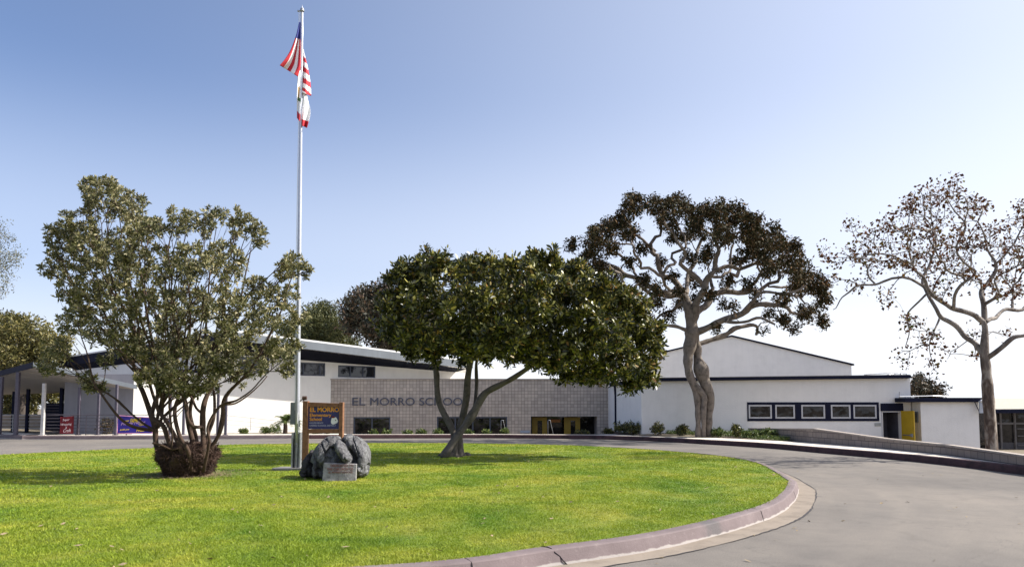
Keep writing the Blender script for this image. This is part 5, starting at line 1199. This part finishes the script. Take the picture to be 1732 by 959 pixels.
bl = [(1396, 428, 12), (1428, 438, 18), (1458, 425, 20), (1490, 400, 22), (1520, 375, 22), (1550, 345, 22), (1580, 330, 22), (1608, 318, 18), (1640, 350, 22), (1560, 400, 28), (1600, 390, 28), (1478, 450, 20), (1520, 435, 26), (1560, 445, 24), (1610, 440, 26), (1650, 400, 26), (1690, 400, 22), (1720, 370, 18), (1700, 440, 24), (1740, 420, 26), (1760, 380, 26),
      (1650, 465, 20), (1700, 485, 22), (1740, 480, 22), (1500, 500, 14), (1540, 545, 16), (1572, 575, 18), (1600, 595, 12), (1528, 605, 12), (1640, 560, 10), (1700, 560, 12), (1448, 480, 14), (1592, 490, 18), (1660, 350, 14), (1535, 350, 12), (1410, 470, 10), (1440, 380, 12), (1580, 620, 10), (1780, 440, 24), (1730, 345, 14), (1650, 600, 9)]
L4 = [(a, [q*.78 for q in b]) for a, b in L4]
bl = [(b[0], b[1], b[2]*1.3) for b in bl]
att = blobs_to_points(bl, D, 2.9, 1500, 33, 1600, 235, 450, 175)
make_tree('sycamore_tree', 'half bare sycamore with mottled trunk and brown leaves behind the retaining wall', 'tree', base, L4, att, M['bark_syc'], M['leaf_syc'],
          dict(n_per=5, spread=.26, L=.115, Wd=.09, seed=35, flat=0, droop=.3), bf=.22, seed=34, wig=.17, tip=.0075, expo=2.2, lw=.25, lwz=3.2, gnarl=.2, thin=.62)

# --- trees behind the buildings
def bg_tree(name, label, D, blobs, limbs, leafm, n, L, Wd, Rd, seed, n_per=30, spread=.9, group='trees behind the school buildings', base_px=None, tip=.02, rosette=False):
    xs_ = [b[0] for b in blobs]; ys_ = [b[1] for b in blobs]; mr = max(b[2] for b in blobs)
    cx_, cy_ = (min(xs_)+max(xs_))/2, (min(ys_)+max(ys_))/2
    att = blobs_to_points(blobs, D, Rd, n, seed, cx_, (max(xs_)-min(xs_))/2+mr, cy_, (max(ys_)-min(ys_))/2+mr)
    base = W(base_px if base_px else limbs[0][0][0], 735, D); base.z = 0.0
    lm = [limb(D, *l) for l in limbs]
    return make_tree(name, label, 'tree', base, lm, att, M['bark_dark'], leafm, dict(n_per=n_per, spread=spread, L=L, Wd=Wd, seed=seed, rosette=rosette), group=group, seed=seed, tip=tip, expo=2.2, kmax=7)
bg_tree('pine_tree', 'rounded dark olive tree behind the pale roof right of the flagpole', 72, [(520, 545, 26), (548, 540, 28), (570, 558, 24), (535, 565, 30), (565, 580, 24), (505, 570, 26), (590, 578, 14), (515, 590, 26), (548, 595, 26), (490, 560, 20), (545, 522, 12)],
        [[(545, 745, 0, 7), (545, 660, 0, 6), (540, 600, 0, 5), (538, 560, 0, 3)], [(540, 610, 0, 4), (565, 590, 0.5, 3), (575, 570, 1, 2)]], M['leaf_pine'], 420, .42, .10, 3.5, 41, 60, .85)
bg_tree('eucalyptus_tree', 'dark brownish tree behind the roof between the round olive tree and broad-leaved crown', 66, [(600, 520, 22), (625, 505, 20), (645, 500, 20), (600, 545, 20), (630, 540, 26), (660, 530, 26), (640, 565, 24), (680, 560, 26), (690, 520, 26), (715, 545, 24), (665, 590, 20), (700, 590, 20), (608, 500, 10), (650, 482, 10)],
        [[(660, 745, 0, 8), (658, 660, 0, 7), (650, 600, 0, 6), (640, 550, 0, 4), (630, 520, 0, 2)], [(652, 610, 0, 4), (680, 580, 1, 3), (700, 550, 1, 2)], [(650, 600, 0, 3), (622, 575, -1, 2), (608, 550, -1, 1.5)]], M['leaf_euc'], 420, .40, .16, 3.5, 43, 48, .8)
bg_tree('olive_tree', 'yellow-green rounded tree above the walkway canopy at the left', 62, [(15, 560, 26), (45, 555, 22), (70, 575, 22), (30, 590, 28), (60, 605, 24), (5, 610, 28), (90, 600, 18), (40, 625, 22), (105, 580, 14), (-20, 580, 34), (80, 640, 18), (20, 540, 12), (110, 610, 14)],
        [[(35, 745, 0, 8), (36, 680, 0, 6), (35, 630, 0, 5), (30, 590, 0, 3)], [(36, 660, 0, 4), (60, 620, 0, 3), (80, 600, 0, 2)]], M['leaf_olive'], 380, .34, .15, 4, 47, 48, .75)
bg_tree('olive_tree', 'ragged yellow-green tree seen low under the walkway canopy', 66, [(0, 665, 18), (30, 670, 16), (60, 672, 16), (90, 676, 14), (20, 690, 14), (-25, 680, 20), (50, 690, 10), (100, 660, 12), (8, 700, 12), (-10, 705, 12)],
        [[(20, 745, 0, 6), (22, 710, 0, 5), (25, 685, 0, 3)], [(62, 745, 0, 4), (60, 700, 0, 3), (62, 675, 0, 2)]], M['leaf_olive'], 200, .34, .15, 3, 49, 40, .7)
bg_tree('low_tree', 'small dark brown-green tree poking above the annex roof', 58, [(1555, 650, 14), (1575, 656, 14), (1560, 665, 14), (1590, 660, 7), (1545, 660, 12), (1556, 640, 8), (1600, 652, 4), (1572, 668, 14), (1590, 670, 8)],
        [[(1560, 745, 0, 5), (1560, 700, 0, 4), (1560, 670, 0, 3)]], M['leaf_euc'], 160, .26, .12, 1.5, 53, 24, .35)
# branch tips of a grey-leaved tree whose trunk stands left of the frame
D = 44.0
bl = [(0, 430, 20), (15, 440, 18), (28, 430, 12), (8, 465, 14), (0, 480, 18), (-10, 400, 20), (22, 405, 10), (4, 380, 8), (0, 495, 10), (-40, 440, 50), (-50, 380, 40), (-60, 500, 45), (-100, 430, 60)]
att = blobs_to_points(bl, D, 2.5, 420, 61, -40, 120, 440, 120)
base = W(-90, 745, D); base.z = .2
make_tree('grey_leaved_tree', 'loose grey-green tree reaching into the left edge of the picture', 'tree', base, [limb(D, (-90, 745, 0, 9), (-88, 640, 0, 8), (-80, 560, 0, 6), (-60, 500, 0, 5), (-40, 450, 0, 3), (-15, 410, 0, 1.6)), limb(D, (-80, 560, 0, 5), (-110, 500, 0, 4), (-120, 440, 0, 3)), limb(D, (-60, 500, 0, 3.4), (-30, 480, .3, 2.2), (0, 470, .4, 1.2))],
          att, M['bark_dark'], M['leaf_grey'], dict(n_per=26, spread=.45, L=.16, Wd=.055, seed=63), group='trees behind the school buildings', seed=64, tip=.007)

# ------------------------------------------------------------------ PLANTS
def shrub(name, label, c, h, w_, leafm, seed, L=.09, Wd=.035, n=12, group=None, npl=14):
    r = np.random.default_rng(seed); c = Vector(c); limbs = []; att = []
    for k in range(5):
        a = r.uniform(0, 6.28); q = w_*.35
        limbs.append(([tuple(c), (c.x+math.cos(a)*q*.5, c.y+math.sin(a)*q*.5, c.z+h*.4), (c.x+math.cos(a)*q, c.y+math.sin(a)*q, c.z+h*.75)], [.012, .009, .005]))
    for _ in range(n*5):
        d = r.normal(0, 1, 3); d /= np.linalg.norm(d); q = r.random()**.4
        att.append((c.x+d[0]*q*w_*.5, c.y+d[1]*q*w_*.5, c.z+h*.5+d[2]*q*h*.5))
    nodes, par, rad, tips, nl = grow(limbs, np.array(att), .3, seed, .05, .003)
    t = thing(name, label, 'shrub', tuple(c), group)
    obj('stems', branch_mesh(nodes, par, rad, 5), M['bark_dark'], t)
    V, rv = leaves(nodes[tips], npl, .09, L, Wd, seed); quick_mesh('foliage', V, 4, leafm, t, rv, c)
    return t
gz = lambda x, y: float(height(np.array([x]), np.array([y]))[0])
specs = [(565, 44.3, .45, .5, 'small leafy shrub left of the first dark window'), (632, 44.0, .42, .5, 'small leafy shrub below the mullion of the first dark window'), (655, 44.2, .5, .6, 'leafy shrub at the right corner of the first dark window'),
         (690, 43.6, .32, .5, 'low sprawling shrub on bare block wall between two windows'), (712, 43.8, .42, .6, 'bright green shrub below the second O of the wall lettering'), (740, 43.8, .42, .5, 'leafy shrub left of the crossing trunks'),
         (792, 44.0, .40, .5, 'green shrub seen just right of the crossing trunks'), (822, 44.0, .42, .55, 'low green shrub before the wide dark window'), (853, 43.0, .38, .35, 'small bright shrub at the foot of the left silver handrail')]
for i, (px, D, h, w_, lb) in enumerate(specs):
    p = W(px, 735, D); z = gz(p.x, p.y); shrub('small_shrub', lb, (p.x, D, z), max(h, .05-z+h)*.8, w_*1.15, M['leaf_shrub'], 100+i, .13, .06, 9, 'low shrubs along the block wall', 12)
specs = [(1052, 40.9, .62, 1.0, 'dark green dense shrub at the foot of the navy downpipe'), (1072, 40.3, .65, .9, 'round dark shrub right of the navy downpipe'), (1030, 42.2, .45, .7, 'low dark shrub at the end of the block wall'),
         (1112, 38.6, .62, .75, 'upright broad-leaved shrub left of the twisted trunks'), (1154, 38.0, .5, .7, 'leafy shrub just left of the twisted trunks'), (1215, 37.0, .35, .8, 'low grassy shrub right of the twisted trunks'),
         (1246, 36.4, .55, .5, 'narrow upright shrub alone below the white wall'), (1270, 36.0, .30, .9, 'low trailing shrub near the end of the retaining wall'), (1300, 35.2, .35, .9, 'spreading shrub where the retaining wall begins'),
         (985, 43.6, .35, .9, 'low dark shrub before the right yellow door')]
for i, (px, D, h, w_, lb) in enumerate(specs):
    p = W(px, 735, D); z = .26 if px > 1040 else gz(p.x, p.y)
    if px < 1040: h = h-z
    shrub('bed_shrub', lb, (p.x, D, z), h, w_, M['leaf_shrub'] if i in (5, 7, 8) else M['leaf_mag'], 140+i, .12, .05, 14, 'shrubs in the planting bed')
# ground cover
r = np.random.default_rng(77); n = 5000; x = r.uniform(5.8, 12.0, n); y = r.uniform(33, 39.8, n)
do = dist_line(x, y, OUTF); k = (do > 2.05) & ~inpoly(x, y, ROADPOLY); x, y = x[k], y[k]
k = (np.sin(x*2.3)+np.cos(y*1.9+x)+r.normal(0, .5, len(x))) > -.3; x, y = x[k], y[k]
Pp = np.stack([x, y, .2+.1*ss(35, 38.5, y)+r.uniform(0, .12, len(x))], 1)
V, rv = leaves(Pp, 9, .10, .10, .03, 78); tag(quick_mesh('ground_cover', V, 4, M['leaf_shrub'], None, rv), 'patchy green ground cover in the bed along the white wall', 'ground cover', kind='stuff')
# shrub behind dark railing + shrubs along the ramp
p = W(178, 735, 41.3); shrub('dark_shrub', 'very dark bushy plant in shade behind the walkway railing', (p.x, 41.3, .2), .95, 1.0, M['leaf_euc'], 171, .12, .05, 16)
for i, (px, h, w_, lb) in enumerate(((412, .3, .5, 'tiny shrub at the kerb left of the ramp rail'), (448, .42, .6, 'small green shrub at the kerb left of the young palm'), (466, .55, .8, 'leafy shrub at the foot of the young palm'), (536, .4, .6, 'green shrub seen beneath the wooden sign'), (552, .42, .6, 'shrub under the right end of the wooden sign'))):
    p = W(px, 735, 42.2); shrub('kerb_shrub', lb, (p.x, 42.2, .16), h, w_, M['leaf_shrub'], 180+i, .11, .045, 10, 'shrubs beside the ramp')
# young palm
p = W(482, 735, 42.6); t = thing('young_palm', 'young palm with arching fronds against the sunlit cream wall', 'palm', (p.x, p.y, .16))
mb = MB(); mb.tube([(p.x, p.y, .1), (p.x+.02, p.y, .5), (p.x, p.y, .85)], [.14, .12, .10], 8); obj('trunk', mb, M['bark_bush'], t)
r = random.Random(5); q = []
for k in range(26):
    a = r.uniform(0, 6.28); el = r.uniform(.1, 1.3); Ln = r.uniform(.7, 1.0); pts = []
    for s in range(9):
        u = s/8; rr_ = Ln*u*math.cos(el)*(1+.2*u); zz_ = Ln*(u*math.sin(el)-.75*u*u*(1.1-.5*math.sin(el))); pts.append(Vector((p.x+rr_*math.cos(a), p.y+rr_*math.sin(a), .85+zz_)))
    sd_ = Vector((-math.sin(a), math.cos(a), 0))
    for s in range(1, 9):
        for sg in (-1, 1):
            for e_ in (0, .5):
                b0 = pts[s-1].lerp(pts[s], e_); d_ = (pts[s]-pts[s-1]).normalized(); tip_ = b0+(sd_*sg*.8+d_*.7-Vector((0, 0, .35))).normalized()*.28*(1-.4*abs(s/8-.5)); n_ = d_*.018
                q.append([tuple(b0-n_), tuple(b0+n_), tuple(tip_)])
    for s in range(1, 9):
        q.append([tuple(pts[s-1]-Vector((0, 0, .012))), tuple(pts[s-1]+Vector((0, 0, .012))), tuple(pts[s])])
q = np.array(q); quick_mesh('fronds', q, 3, M['leaf_shrub'], t, np.random.default_rng(3).random(len(q)), Vector((p.x, p.y, .16)))

# ------------------------------------------------------------------ FLAGPOLE
FD = G(500, 795, .21).y; fb = G(499, 795, .2)
ftop = W(511, 18, FD)
t = thing('flagpole', 'tall silver flagpole with grey hinged base standing by the wooden sign', 'flagpole', tuple(fb))
mb = MB(); n = 14
pts = [Vector((fb.x+.035, fb.y, fb.z+.55)).lerp(ftop, k/n) for k in range(n+1)]
mb.tube(pts, [.058-.028*k/n for k in range(n+1)], 16); obj('pole', mb, M['pole'], t, smooth=True)
mb = MB()
for dx in (-.085, .085): mb.box((fb.x+.03+dx, fb.y, fb.z+.42), (.035, .17, .86))
mb.box((fb.x+.03, fb.y+.07, fb.z+.42), (.14, .03, .86)); mb.tube([(fb.x-.09, fb.y, fb.z+.72), (fb.x+.15, fb.y, fb.z+.72)], .014, 8); mb.tube([(fb.x-.09, fb.y, fb.z+.25), (fb.x+.15, fb.y, fb.z+.25)], .014, 8)
mb.tube([(fb.x+.03, fb.y-.01, fb.z+.0), (fb.x+.035, fb.y-.01, fb.z+.62)], .05, 12)
obj('hinged_base', mb, M['galv'], t, bevel=.004)
mb = MB(); a = W(496, 699, FD+.12); mb.box((a.x, a.y, a.z), (.11, .1, .50)); obj('control_box', mb, M['greybox'], t, bevel=.008)
mb = MB(); mb.ball((ftop.x, ftop.y, ftop.z+.03), .04, (1, 1, .8)); mb.tube([(ftop.x, ftop.y, ftop.z), (ftop.x+.003, ftop.y, ftop.z+.13)], [.012, .003], 6); mb.tube([ftop-Vector((0, 0, .03)), ftop-Vector((0, 0, -.005))], .05, 12)
obj('finial', mb, M['galv'], t, smooth=True)
mb = MB(); mb.tube([ftop+Vector((-.02, 0, -.02)), ftop+Vector((-.09, 0, -.02))], .018, 8); mb.ball(ftop+Vector((-.09, 0, -.02)), .025, n=8); obj('pulley', mb, M['galv'], t)
mb = MB(); ha = ftop+Vector((-.07, -.01, -.04)); hb_ = Vector((fb.x-.035, fb.y-.05, fb.z+1.35)); mb.tube([ha, ha.lerp(hb_, .3)+Vector((.02, 0, 0)), ha.lerp(hb_, .7), hb_], .005, 5)
ha = ftop+Vector((-.045, -.02, -.04)); mb.tube([ha, hb_+Vector((.025, -.01, 0))], .004, 5); mb.tube([hb_+Vector((.09, 0, 0)), hb_+Vector((.085, -.03, -.3))], .006, 5); obj('halyard', mb, M['flagwhite'], t)
mb = MB(); hb2 = Vector((fb.x+.10, fb.y-.06, fb.z+1.05)); mb.box(hb2, (.03, .02, .14)); obj('cleat', mb, M['galv'], t)
s = g2(460, 795, .2); sl_ = MB(); ce = Vector((fb.x-.08, fb.y-.02, .0)); sl_.poly([(ce.x-.42, ce.y-.05), (ce.x-.3, ce.y-.24), (ce.x+.42, ce.y-.24), (ce.x+.45, ce.y+.3), (ce.x-.3, ce.y+.3)], .15, .262)
tag(obj('concrete_slab', sl_, M['slab'], loc=(ce.x, ce.y, .15), bevel=.01), 'small grey concrete slab under the flagpole base', 'slab')

# flags: draped cloth from columns of control points (px) ; rows of cells take stripe materials
def cloth(name, label, patches, t_loc, mats):
    t = thing(name, label, 'flag', tuple(t_loc)); mb = MB()
    for (left, right, mfun, nu, nv, dfun) in patches:
        Lp = catmull(left, 8); Rp = catmull(right, 8)
        def pt(u, v):
            a = np.array([np.interp(v, np.linspace(0, 1, len(Lp)), Lp[:, j]) for j in (0, 1)]); b = np.array([np.interp(v, np.linspace(0, 1, len(Rp)), Rp[:, j]) for j in (0, 1)])
            q = a+(b-a)*u; return W(q[0], q[1], FD+dfun(u, v))
        grid = [[pt(i/nu, j/nv) for i in range(nu+1)] for j in range(nv+1)]
        for j in range(nv):
            for i in range(nu):
                mb.m = mfun((i+.5)/nu, (j+.5)/nv); mb.face([grid[j][i], grid[j][i+1], grid[j+1][i+1], grid[j+1][i]])
    o = obj('cloth', mb, mats, t)
    bm = bmesh.new(); bm.from_mesh(o.data); bmesh.ops.remove_doubles(bm, verts=bm.verts, dist=1e-4); bm.to_mesh(o.data); bm.free()
    o.data.polygons.foreach_set('use_smooth', [True]*len(o.data.polygons))
    sm = o.modifiers.new('thickness', 'SOLIDIFY'); sm.thickness = .004
    return t
fm = [M['flagred'], M['flagwhite'], M['flagblue']]
def us_left(u, v):
    if v < .30: return 2
    s = u*5.0+.0
    return 0 if int(s) % 2 == 0 else 1
def us_right(u, v):
    s = v*8.3-u*1.6+.6
    return 1 if int(s) % 2 == 0 else 0
cloth('american_flag', 'limp striped red and white flag with blue canton near the top of the pole',
      [([(506, 38), (501, 60), (492, 84), (483, 99), (473, 111)], [(508.5, 38), (508.5, 62), (508.5, 90), (508, 115), (503.5, 130)], us_left, 30, 40, lambda u, v: -.06-.10*v*math.sin(u*7+v*2)-.12*(1-u)*v),
       ([(509, 84), (509, 105), (509, 125), (509, 145), (509, 156)], [(513.5, 84), (517, 100), (521.5, 120), (525, 142), (526.5, 163)], us_right, 14, 56, lambda u, v: .05+.09*math.sin(u*5+v*3)*v)],
      ftop-Vector((0, 0, .3)), fm)
def ca_l(u, v):
    if v > .84: return 0
    return 2 if .30 < v < .52 and u > .2 and u < .75 else (3 if .52 < v < .58 and u > .2 else 1)
def ca_r(u, v):
    if v > .86: return 0
    if .13 < v < .18 and .15 < u < .4: return 2
    return 1
cloth('state_flag', 'limp white flag with red bottom stripe and brown emblem hanging below the striped flag',
      [([(504.5, 118), (502.5, 150), (502, 175), (502.5, 200)], [(508, 120), (508, 150), (507.5, 180), (507, 206)], ca_l, 10, 60, lambda u, v: -.05-.05*math.sin(u*4+v*5)),
       ([(508, 135), (508.5, 160), (509, 185), (510.5, 213)], [(513, 130), (519, 162), (525, 190), (519.5, 217)], ca_r, 16, 60, lambda u, v: .05+.08*math.sin(u*6+v*4)*v)],
      W(508, 150, FD), [M['flagred'], M['flagwhite'], M['flagbrown'], M['flaggreen']])

# ------------------------------------------------------------------ WOODEN SIGN
SD = FD-.15
sp = W(515, 790, SD); t = thing('wooden_sign', 'redwood framed blue school sign with orange lettering behind the boulder', 'sign', (sp.x, SD, .2))
zt, zb = W(520, 680, SD).z, W(520, 725, SD).z
x0, x1 = W(512.5, 700, SD).x, W(521, 700, SD).x; xr0, xr1 = W(574, 700, SD).x, W(580.5, 700, SD).x
tilt = 0.0
mb = MB(); mb.box(((x0+x1)/2, SD+.04, (zt+.15)/2+.0), (x1-x0, .16, zt-.1)); obj('post', mb, M['wood'], t, bevel=.006)
zt2 = W(577, 682, SD).z
mb = MB(); mb.box(((xr0+xr1)/2, SD+.04, (zt2+.15)/2), (xr1-xr0, .16, zt2-.1)); obj('post', mb, M['wood'], t, bevel=.006)
mb = MB(); mb.hexa([(x1+.002, SD-.02, zt-.10), (xr0-.002, SD-.02, zt2-.09), (xr0-.002, SD+.1, zt2-.09), (x1+.002, SD+.1, zt-.10)], [(x1+.002, SD-.02, zt), (xr0-.002, SD-.02, zt2), (xr0-.002, SD+.1, zt2), (x1+.002, SD+.1, zt)]); obj('top_rail', mb, M['wood'], t, bevel=.005)
zr = W(540, 725.5, SD).z; zr2 = W(540, 732.5, SD).z
mb = MB(); mb.box(((x1+xr0)/2, SD+.04, (zr+zr2)/2), (xr0-x1-.004, .12, zr-zr2)); obj('bottom_rail', mb, M['wood'], t, bevel=.005)
pz1, pz0 = zt-.10, zr
mb = MB(); mb.box(((x1+xr0)/2, SD+.05, (pz0+zt2-.09)/2+.01), (xr0-x1-.002, .04, zt2-.09-pz0+.01)); pn = obj('panel', mb, M['signblue'], t)
S = SD+.03; X_ = lambda px: W(px, 700, SD).x; Z_ = lambda py: W(540, py, SD).z
tt = lambda s, a, b, y0, y1, mm, bo=.006, sh=0.0: text_part('lettering', s, .15, M[mm], pn, (X_(a), S, Z_(y1)), (1, 0), width=X_(b)-X_(a), height=Z_(y0)-Z_(y1), extrude=.003, bold=bo, shear=sh, out=.004)
tt('EL MORRO', 523.5, 574 if False else 573, 688.5, 696.5, 'orange', .004)
tt('Elementary', 523.5, 560, 699, 706, 'orange', .002)
tt('School', 523.5, 544, 705.6, 711.5, 'orange', .002)
tt('LAGUNA BEACH', 523.5, 546, 713.6, 716.2, 'dimwhite', .001)
tt('UNIFIED SCHOOL DISTRICT', 523.5, 568, 718, 721, 'dimwhite', .001)
mb = MB()
def disc(mb, px, py, rx, ry, y, n=22, f=None):
    c_ = (X_(px), y, Z_(py)); sc_ = SD/FPX
    P_ = []
    for k in range(n):
        a = 2*math.pi*k/n; q = f(a) if f else 1; P_.append((c_[0]+rx*sc_*q*math.cos(a), c_[2]+ry*sc_*q*math.sin(a)))
    mb.hexa([(x, y+.004, z) for x, z in P_], [(x, y-.002, z) for x, z in P_])
disc(mb, 565, 711.5, 5.8, 6.0, S-.004, f=lambda a: 1+.12*math.cos(3*a+.5)+.25*math.exp(-((a-1.0)/.25)**2)); obj('emblem', mb, M['emblem'], pn)
mb = MB(); disc(mb, 563.5, 705.2, 2.8, 1.5, S-.012); obj('emblem_cap', mb, M['red'], pn)
mb = MB(); disc(mb, 567.5, 710.5, .9, .9, S-.012, 10); obj('emblem_eye', mb, M['black'], pn)
mb = MB(); a = W(514, 674.5, SD); mb.tube([(a.x-.03, a.y, a.z+.02), (a.x+.06, a.y, a.z+.02)], .045, 8); mb.tube([(a.x-.01, a.y, a.z-.0), (a.x-.0, a.y+.02, zt)], .012, 6); mb.tube([(a.x-.03, a.y, a.z), (a.x-.09, a.y, a.z-.05)], .01, 5); obj('spotlight', mb, M['wood_dark'], t)

# ------------------------------------------------------------------ CARVED BOULDER
RD = 15.25; rp = G(570, 808, .2); t = thing('carved_boulder', 'grey carved boulder with smooth folded lobes at the foot of the sign', 'boulder', (rp.x, RD+.3, .2))
def rock_part(name, blobs, m, parent, dispn=.05, vox=.013, seed=0):
    mb = MB()
    for (px, py, rx, ry, rz_, dY, ang) in blobs:
        c_ = W(px, py, RD+dY); k = RD/FPX
        mb.ball(c_, 1.0, (rx*k, rz_*k, ry*k), 28, Matrix.Rotation(R(ang), 3, 'Y'))
    o = obj(name, mb, m, parent)
    rm = o.modifiers.new('r', 'REMESH'); rm.mode = 'VOXEL'; rm.voxel_size = vox; rm.use_smooth_shade = True
    sm = o.modifiers.new('s', 'SMOOTH'); sm.iterations = 5; sm.factor = .6
    bpy.context.view_layer.update()
    me = bpy.data.meshes.new_from_object(o.evaluated_get(bpy.context.evaluated_depsgraph_get()))
    o.modifiers.clear(); o.data = me; n = len(me.vertices); co = np.empty(n*3); no = np.empty(n*3)
    me.vertices.foreach_get('co', co); me.vertex_normals.foreach_get('vector', no); co = co.reshape(-1, 3); no = no.reshape(-1, 3)
    for i in range(n):
        p_ = Vector(co[i])*1.0
        a = mnoise.noise(p_*3.1+Vector((seed, 0, 0)))*.6+mnoise.noise(p_*7.5)*.3+mnoise.noise(p_*17)*.12
        w_ = mnoise.noise(p_*2.0)*.35
        gr = abs(mnoise.noise(Vector((p_.x*4.2+p_.z*1.9+w_, p_.y*2+w_, p_.z*1.2+seed)))); gr = -max(0, .075-gr)/.075
        g2_ = abs(mnoise.noise(Vector((p_.x*9-p_.z*4+w_*3, p_.y*5, p_.z*4+seed+9)))); g2_ = -max(0, .09-g2_)/.09
        hf = mnoise.noise(p_*34)*.10+mnoise.noise(p_*60)*.06
        co[i] += no[i]*((a+hf)*dispn+gr*dispn*1.5+g2_*dispn*.45)
    me.vertices.foreach_set('co', co.ravel()); me.materials.clear(); me.materials.append(m); me.polygons.foreach_set('use_smooth', [True]*len(me.polygons)); me.update()
    return o
rock_part('body', [(550, 775, 21, 34, 34, .35, 18), (558, 758, 18, 23, 28, .38, 35), (566, 748, 10, 13, 22, .40, 30), (538, 792, 9, 20, 28, .25, 5), (566, 783, 24, 30, 32, .38, 0), (556, 797, 18, 16, 28, .25, 0), (578, 797, 26, 14, 26, .28, 0),
    (596, 752, 13, 12, 26, .45, -40), (610, 762, 14, 24, 30, .45, -28), (616, 780, 10, 27, 30, .38, -3), (588, 743, 10, 8, 20, .4, -25), (608, 793, 15, 14, 26, .32, 0), (598, 780, 14, 26, 22, .52, 0)], M['rock'], t, .055, seed=1)
rock_part('hanging_lobe', [(579, 763, 9, 19, 24, .02, -28), (586, 773, 8.5, 11, 20, -.08, -30), (574, 753, 5, 9, 14, .12, -10)], M['rock'], t, .035, seed=5)
rock_part('rough_side', [(521, 786, 10, 19, 24, .5, 5), (526, 772, 8, 13, 22, .6, 15), (518, 799, 10, 9, 20, .45, 0), (530, 795, 10, 14, 24, .5, 0)], M['rock_shade_seam'], t, .10, seed=12)  # rough left block, coloured darker in place of shade
# plaque
a, b = W(544.5, 809, RD-.30), W(602, 783.5, RD-.30)
pt_ = obj('plaque', (lambda q: (q.hexa([(a.x, RD-.30, .16), (b.x, RD-.29, .16), (b.x-.02, RD-.12, .16), (a.x, RD-.12, .16)], [(a.x+.01, RD-.22, b.z+.01), (b.x, RD-.21, b.z-.02), (b.x-.02, RD-.08, b.z-.02), (a.x+.01, RD-.08, b.z+.01)]), q)[1])(MB()), M['plaque'], t, bevel=.012)
for s, xa, xb, ya, yb in (('DEDICATED TO', 555, 594, 786, 790.5), ('THE CHILDREN OF', 549, 594, 792, 796.5), ('EL MORRO SCHOOL', 552, 594, 798, 801)):
    A_ = W(xa, yb, RD-.44); B_ = W(xb, ya, RD-.44); y_ = RD-.305+.08*(A_.z-.16)/(b.z-.16)
    text_part('inscription', s, .1, M['plaque_red'], pt_, (A_.x, y_, A_.z), (1, 0), width=B_.x-A_.x, height=B_.z-A_.z, extrude=.004, bold=.002, out=.004)
